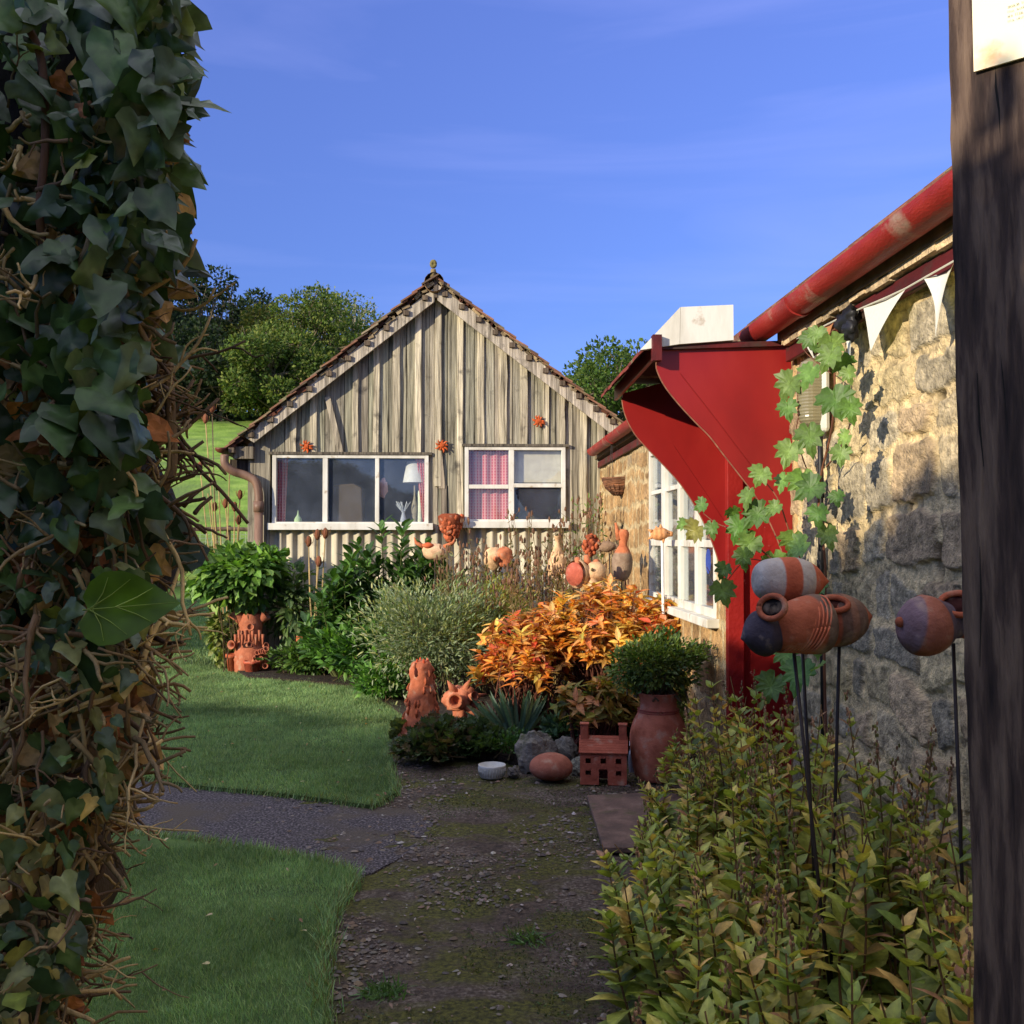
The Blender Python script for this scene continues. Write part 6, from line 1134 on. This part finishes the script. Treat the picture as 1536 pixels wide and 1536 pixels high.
tube(mb, smoothprof([AY(x, y, YI-.1) for x, y in ((150, 300), (130, 380), (95, 450), (70, 520))], 5), .006, 7, lin(136, 116, 84)); tube(mb, smoothprof([AY(x, y, YI+.02) for x, y in ((252, 540), (256, 620), (258, 700), (240, 740))], 5), .0075, 7, lin(120, 98, 70))
tube(mb, smoothprof([AY(x, y, YI-.06) for x, y in ((10, 1330), (30, 1370), (60, 1410), (100, 1430))], 5), .008, 7, lin(140, 116, 70))
tube(mb, smoothprof([AY(x, y, YI+.03) for x, y in ((185, 592), (230, 630), (262, 655), (300, 705), (335, 740), (372, 785))], 5), np.linspace(.0038, .0026, 26), 6, lin(88, 62, 44))
for a, b_ in (((262, 655), (328, 598)), ((256, 700), (305, 662)), ((270, 720), (302, 700)), ((275, 760), (300, 735)), ((292, 770), (318, 745)), ((250, 640), (290, 570)), ((215, 560), (285, 530)), ((205, 530), (262, 505))): tube(mb, [AY(*a, YI+.03), (AY(*a, YI+.03)+AY(*b_, YI+.05))/2+rng.normal(size=3)*.003, AY(*b_, YI+.05)], [.0035, .003, .0026], 6, lin(104, 82, 60))
mb.build('twig', BARK, iv, smooth=True, kind='stuff')
mb = MB(); p = AY(126, 916, 1.22); leaves(mb, fan([(0, .05), (.16, -.03), (.32, .05), (.42, .2), (.42, .38), (.34, .56), (.2, .76), (.09, .9), (0, 1.0)], cup=.1, droop=.06, waves=.02), p[None], [AY(268, 903, 1.2)-p], [[-.05, -1, .3]], [np.linalg.norm(AY(268, 903, 1.2)-p)], lin(84, 112, 26)[None], .9); bl = AY(268, 903, 1.2)-p; sd_ = nrmz(np.cross(bl, [0, -1, .3]))*np.linalg.norm(bl)
for s_, e_, w_ in ((0, 1, 0), (.06, .5, .33), (.06, .5, -.33), (.1, .25, .38), (.1, .25, -.38), (.35, .75, .2), (.35, .75, -.2)): a_, b_ = p+bl*s_+[0, -.004, .001], p+bl*e_*.97+sd_*w_*.85+[0, -.003, 0]; tube(mb, [a_, (a_+b_)/2+bl*.03, b_], [.0009, .0007, .0003], 4, lin(150, 168, 80), cap=False); mb.build('big_leaf', leafmat('bright_ivy_leaf', .35, .3, .4, .25, 30), iv, smooth=True, label='large bright green ivy leaf pointing right')
mb = MB(); q_ = [(215, 770, 232, 870, .045), (262, 850, 252, 745, .05), (215, 60, 290, 120, .05), (250, 160, 300, 115, .03), (245, 200, 292, 215, .055), (262, 345, 285, 390, .055), (230, 120, 295, 170, .03), (258, 395, 315, 410, .03), (268, 10, 282, 60, .05)]
P = np.array([AY(a, b_, YI+.02) for a, b_, *_ in q_]); E = np.array([AY(c_, d_, YI+.03) for _, _, c_, d_, _ in q_]); leaves(mb, IVY, P, E-P, np.tile([.3, -1, .3], (len(q_), 1))+rng.normal(size=(len(q_), 3))*.3, np.linalg.norm(E-P, axis=1)*1.1, pal(rng, len(q_), [(30, 46, 28), (40, 58, 36)])); mb.build('edge_leaf', LEAFG, iv, kind='stuff')
# ================================================================== UNSEEN HEDGES ADDED AND SHAPED TO SHADE THE GARDEN
def hedge(lab, pts, tops, thick, seed):
    r = np.random.default_rng(seed); P = np.array(pts, float); o = thing('hedge', lab, 'hedge', (*P.mean(0), 0)); mb = MB(); Ls = np.concatenate([[0], np.cumsum(np.linalg.norm(np.diff(P, axis=0), axis=1))]); n_ = int(Ls[-1]/.12)
    s = np.linspace(0, Ls[-1], n_); X = np.interp(s, Ls, P[:, 0]); Y_ = np.interp(s, Ls, P[:, 1]); Tp = np.interp(s, Ls, tops); T = nrmz(np.gradient(np.column_stack([X, Y_]), axis=0)); Nn = np.column_stack([-T[:, 1], T[:, 0]])
    V = []; 
    for (o_, f) in ((-1, 0), (-1, .5), (-1, .93), (-.5, 1), (0, 1.0), (.5, 1), (1, .93), (1, .5), (1, 0)):
        V.append(np.column_stack([X+Nn[:, 0]*o_*thick/2, Y_+Nn[:, 1]*o_*thick/2, Tp*f-(.08 if abs(o_) == .5 else 0)]))
    V = np.stack(V, 1).reshape(-1, 3); V = V+.12*np.stack([fbm(V, 2.2, k_, 3) for k_ in (1, 2, 3)], -1)*(V[:, 2:3] > .1); k = (np.arange(n_-1)[:, None]*9+np.arange(8)[None]).ravel(); mb.add(V, np.stack([k, k+1, k+10, k+9], -1), lin(40, 54, 26)); 
    mb.add(V[:9], [tuple(range(9))]); mb.add(V[-9:], [tuple(range(9))[::-1]]); mb.build('hedge_body', BARK, o, smooth=True)
    n2 = int(Ls[-1]*520); i = r.integers(0, n_, n2); oo = r.uniform(-1, 1, n2); Q = np.column_stack([X[i]+Nn[i, 0]*oo*thick/2, Y_[i]+Nn[i, 1]*oo*thick/2, Tp[i]+r.normal(size=n2)*.04-.02]); mb = MB(); leaves(mb, OVATE, Q, dirs(r, n2)+[0, 0, .5], dirs(r, n2), r.uniform(.05, .1, n2), pal(r, n2, [(44, 62, 28), (56, 76, 34)])); mb.build('foliage', LEAF, o)
lx = [-1.0, -1.86, -2.4, -3.2, -4.2, -5.0, -5.75, -7, -8.0, -8.7, -9.4, -10.2, -12, -13.7, -20]; HT = [2.70, 2.77, 3.08, 3.52, 3.48, 3.5, 3.46, 3.42, 3.2, 3.0, 3.02, 3.15, 3.22, 3.2, 3.2]
hedge('unseen tall hedge added behind the viewpoint to shade the path and near lawn', [(x, -1.45-.371*x) for x in lx], HT, .7, 5)
hedge('unseen tall hedge added left of the garden to shade the back lawn', [(-10.6, 9.6), (-13, 15), (-18, 25)], [2.9, 3.2, 3.4], 1.0, 6)
# ================================================================== FENCE BY THE PASTURE
fe = thing('field_fence', 'wooden rail fence with wire mesh along the foot of the pasture', 'fence', (atd(300, 33), 33, terr(33))); Yf = 33; zf = terr(33)
WG = mk('grey_fence_wood', [(.3, lin(60, 48, 38)), (.7, lin(110, 92, 72))], 6, (1, 1, 1), .9, .5)
for px in (60, 160, 245, 342, 420): x = atd(px, Yf); mb = MB(); tube(mb, [(x, Yf, zf-.2), (x+.02, Yf, zf+1.3)], [.09, .075], 8); mb.build('post', WG, fe)
xs = [atd(p, Yf) for p in (-300, 60, 160, 245, 342, 420)]
for a, b_ in zip(xs[:-1], xs[1:]): mb = MB(); tube(mb, [(a, Yf-.09, zf+1.2), ((a+b_)/2, Yf-.09, zf+1.17+rng.uniform(-.02, .02)), (b_, Yf-.09, zf+1.19)], .065, 8); mb.build('rail', WG, fe)
mb = MB(); x0, x1 = xs[0], xs[-1]
for k in range(10): tube(mb, [(x0, Yf-.02, zf+.05+k*.12), (x1, Yf-.02, zf+.05+k*.12)], .007, 3, cap=False)
x = x0
while x < x1: tube(mb, [(x, Yf-.02, zf+.0), (x, Yf-.02, zf+1.15)], .006, 3, cap=False); x += .18
mb.build('wire_mesh', mk('galvanised_wire', [(.3, lin(140, 146, 130)), (.7, lin(170, 176, 160))], 5, bmp=0), fe)
# ================================================================== GRASS, GRAVEL, LITTER
def grass(pg, dens, h, name, seed, lo, hi, cols, wid=.0032):
    r = np.random.default_rng(seed); n_ = int((hi[0]-lo[0])*(hi[1]-lo[1])*dens); Q = np.column_stack([r.uniform(lo[0], hi[0], n_), r.uniform(lo[1], hi[1], n_)])
    rr = ray; Q = Q[inside(Q, pg)]; Q = Q[Q[:, 0] > -.47*Q[:, 1]-.3]; Q3 = np.column_stack([Q, np.full(len(Q), .03)]); n_ = len(Q)
    d_ = dirs(r, n_); tuft = fbm(Q3, 5, 3, 3); D = np.column_stack([d_[:, 0]*.55+.5*vn(Q3, 2.2, 5), d_[:, 1]*.55+.5*vn(Q3, 2.2, 9), np.ones(n_)]); H_ = h*(1+.9*tuft)*r.uniform(.6, 1.3, n_)
    tv = np.array([(-.5, 0, 0), (.5, 0, 0), (-.36, .55, -.05), (.36, .55, -.05), (0, 1, -.25)]); tf = np.array([(0, 1, 3), (0, 3, 2), (2, 3, 4)]); tone = 1+.7*fbm(Q3, 1.7, 33, 4)
    mb = MB(); leaves(mb, (tv, tf), Q3, D, dirs(r, n_)*[1, 1, .3], np.clip(H_, .01, .2), pal(r, n_, cols)*tone[:, None], wid/np.clip(H_, .01, .2)); mb.build(name, GRASS, kind='stuff', cat=None, label='short mown grass blades on the %s lawn' % ('near' if seed == 1 else 'far'))
GC = [(104, 132, 88), (120, 148, 96), (92, 118, 80), (140, 158, 104)]
grass(near_l, 17000, .034, 'grass', 1, (-3.2, 3.0), (-.3, 5.3), GC, .0028); grass(far_l, 8000, .036, 'grass', 2, (-5.5, 6.2), (-.4, 13.0), GC, .0042)
grass(far_l, 900, .06, 'grass', 3, (-14, 13), (-3.0, 27), GC, .012)
def ragged(pg, seed, m_=5200):   # longer tufts along the cut edges
    r = np.random.default_rng(seed); A = pg; B = np.roll(pg, -1, 0); L_ = np.linalg.norm(B-A, axis=1); ok = (L_ < 1.6); pr = L_*ok/np.sum(L_*ok); i = r.choice(len(A), m_, p=pr); t_ = r.uniform(0, 1, m_)[:, None]; Q = A[i]*(1-t_)+B[i]*t_+r.normal(size=(m_, 2))*.022; T = nrmz(B[i]-A[i]); return np.column_stack([Q, np.full(m_, .015)]), np.column_stack([T[:, 1], -T[:, 0]])
for pg, s in ((near_l, 5), (far_l, 6)):
    r = np.random.default_rng(s); P, Nn = ragged(pg, s); sg = 1; n_ = len(P); mb = MB(); leaves(mb, T_([0, .5, 1], [.04, .03, 0], 0, .5), P, np.column_stack([Nn*r.uniform(-.7, .7, (n_, 1)), np.ones(n_)])+dirs(r, n_)*.3, dirs(r, n_), r.uniform(.03, .075, n_), pal(r, n_, GC+[(110, 104, 60)])); mb.build('grass', GRASS, kind='stuff', label='longer grass along the cut edge of the %s lawn' % ('near' if s == 5 else 'far'))
r = np.random.default_rng(8)
mb = MB(); n_ = 22000; Q = np.column_stack([r.uniform(-1.3, 1.5, n_), 2.9+5.2*r.uniform(0, 1, n_)**1.25]); Q = Q[r.random(n_) < np.clip(.38+2.4*fbm(np.column_stack([Q*[1, .6], 0*Q[:, 0]+9]), 2.1, 66, 4), .06, 1)]; Q = Q[~inside(Q, near_l) & ~inside(Q, far_l) & ~(inside(Q, tp) & (r.random(len(Q)) < np.interp(Q[:, 0], [-1.6, -.8], [1, .55]))) & ~inside(Q, bed)]; Q = Q[(Q[:, 0] < np.interp(Q[:, 1], [2, 3, 4.2, 5, 6, 8], [.9, .9, 1.0, 1.1, 1.5, 1.5]))]
gz_ = .0115+.02*fbm(np.column_stack([Q, 0*Q[:, 0]+4]), 1.6, 45)*(Q[:, 0] > -1.35)-.014*np.clip((-Q[:, 0]-.75)/.5, 0, 1)*0+.012*fbm(np.column_stack([Q, 0*Q[:, 0]]), 3, 5)+.01*fbm(np.column_stack([Q, 0*Q[:, 0]]), 14, 8)
ov, of = np.array([(1, 0, 0), (.5, .87, 0), (-.5, .8, 0), (-1, 0, 0), (-.5, -.87, 0), (.5, -.8, 0), (.3, .1, .8), (-.3, -.1, .7)]), np.array([(0, 1, 6), (1, 2, 6), (2, 7, 6), (2, 3, 7), (3, 4, 7), (4, 5, 7), (5, 6, 7), (5, 0, 6)])
n_ = len(Q); a = r.uniform(0, 6.28, n_); sz = .005+.018*r.uniform(0, 1, n_)**3.5; ca, sa = np.cos(a), np.sin(a)
V = np.stack([ov[None, :, 0]*ca[:, None]*1.0-ov[None, :, 1]*sa[:, None]*.7, ov[None, :, 0]*sa[:, None]+ov[None, :, 1]*ca[:, None]*.7, ov[None, :, 2]*r.uniform(.3, .7, n_)[:, None]], -1)*sz[:, None, None]+np.column_stack([Q, gz_+.002])[:, None]
colr = pal(r, n_, [(104, 94, 84), (80, 72, 66), (122, 110, 98), (108, 90, 72), (156, 146, 134)], [4, 4, 2, 2, .4]); mb.add(V.reshape(-1, 3), (of[None]+(np.arange(n_)*8)[:, None, None]).reshape(-1, 3), np.repeat(colr, 8, 0)); mb.build('gravel', mk('gravel_stone', [(.3, (.8,)*3), (.7, (1.1,)*3)], 30, usecol=True), kind='stuff', label='loose grey gravel scattered on the mossy path')
mb = MB(); n_ = 36000; Q = np.column_stack([r.uniform(-1.0, 1.3, n_), 3+5*r.uniform(0, 1, n_)**1.2]); Q3 = np.column_stack([Q, 0*Q[:, 0]]); m_ = fbm(Q3*[1, .6, 1], 2.4, 91, 4) > .04; Q = Q[m_]; Q = Q[~inside(Q, near_l) & ~inside(Q, far_l) & ~inside(Q, tp) & ~inside(Q, bed)]; n_ = len(Q)
leaves(mb, SMALL, np.column_stack([Q, np.full(n_, .012)]), dirs(r, n_)*[1, 1, .4]+[0, 0, .5], dirs(r, n_), r.uniform(.006, .014, n_), pal(r, n_, [(72, 76, 34), (86, 88, 40), (62, 72, 36), (68, 88, 46)])); mb.build('moss', LEAF, kind='stuff', label='tufts of yellow-green moss and weeds on the path')
mb = MB(); n_ = 900; Q = np.column_stack([r.uniform(-.9, 1.2, n_), r.uniform(3.2, 8, n_)]); Q = Q[~inside(Q, near_l) & ~inside(Q, far_l) & ~inside(Q, tp)]; n_ = len(Q); leaves(mb, OVATE, np.column_stack([Q, np.full(n_, .022)]), dirs(r, n_)*[1, 1, .1], dirs(r, n_)*.3+[0, 0, 1], r.uniform(.01, .03, n_), pal(r, n_, [(96, 72, 54), (120, 96, 80), (74, 56, 44), (130, 118, 110)])); mb.build('leaf_litter', LEAF, kind='stuff', label='small dead leaves and bark scraps on the path')
for k, (px, py, n_) in enumerate(((790, 1410, 80), (575, 1490, 150), (560, 1130, 60), (735, 1085, 30))):
    p = G(px, py, .015); P = p+np.column_stack([np.clip(r.normal(size=n_), -1.6, 1.6)*.045, np.clip(r.normal(size=n_), -1.6, 1.6)*.035, 0*np.arange(n_)]); mb = MB(); leaves(mb, T_([0, .5, 1], [.06, .05, 0], 0, .6), P, dirs(r, n_)*[1, 1, .3]+[0, 0, .4], dirs(r, n_), r.uniform(.03, .07, n_), pal(r, n_, [(70, 98, 50), (84, 110, 56)])); mb.build('weed', LEAF, label='low weed tuft on the path %s' % ('near the leaning perennials', 'beside the corner of the near lawn', 'at the corner of the far lawn', 'below the clay creature')[k], cat='weed', group='weeds on the path')
r = np.random.default_rng(31); mb = MB(); Q = np.column_stack([r.uniform(-4, -.5, 260), r.uniform(3.2, 12.5, 260)]); Q = Q[inside(Q, near_l) | inside(Q, far_l)]; n_ = len(Q)
leaves(mb, OVATE, np.column_stack([Q, np.full(n_, .062)]), dirs(r, n_)*[1, 1, .2], dirs(r, n_)*.4+[0, 0, 1], r.uniform(.015, .04, n_), pal(r, n_, [(150, 116, 70), (120, 84, 52), (176, 160, 120)])); mb.build('leaf_litter', LEAF, kind='stuff', label='small fallen leaves lying on the lawns')
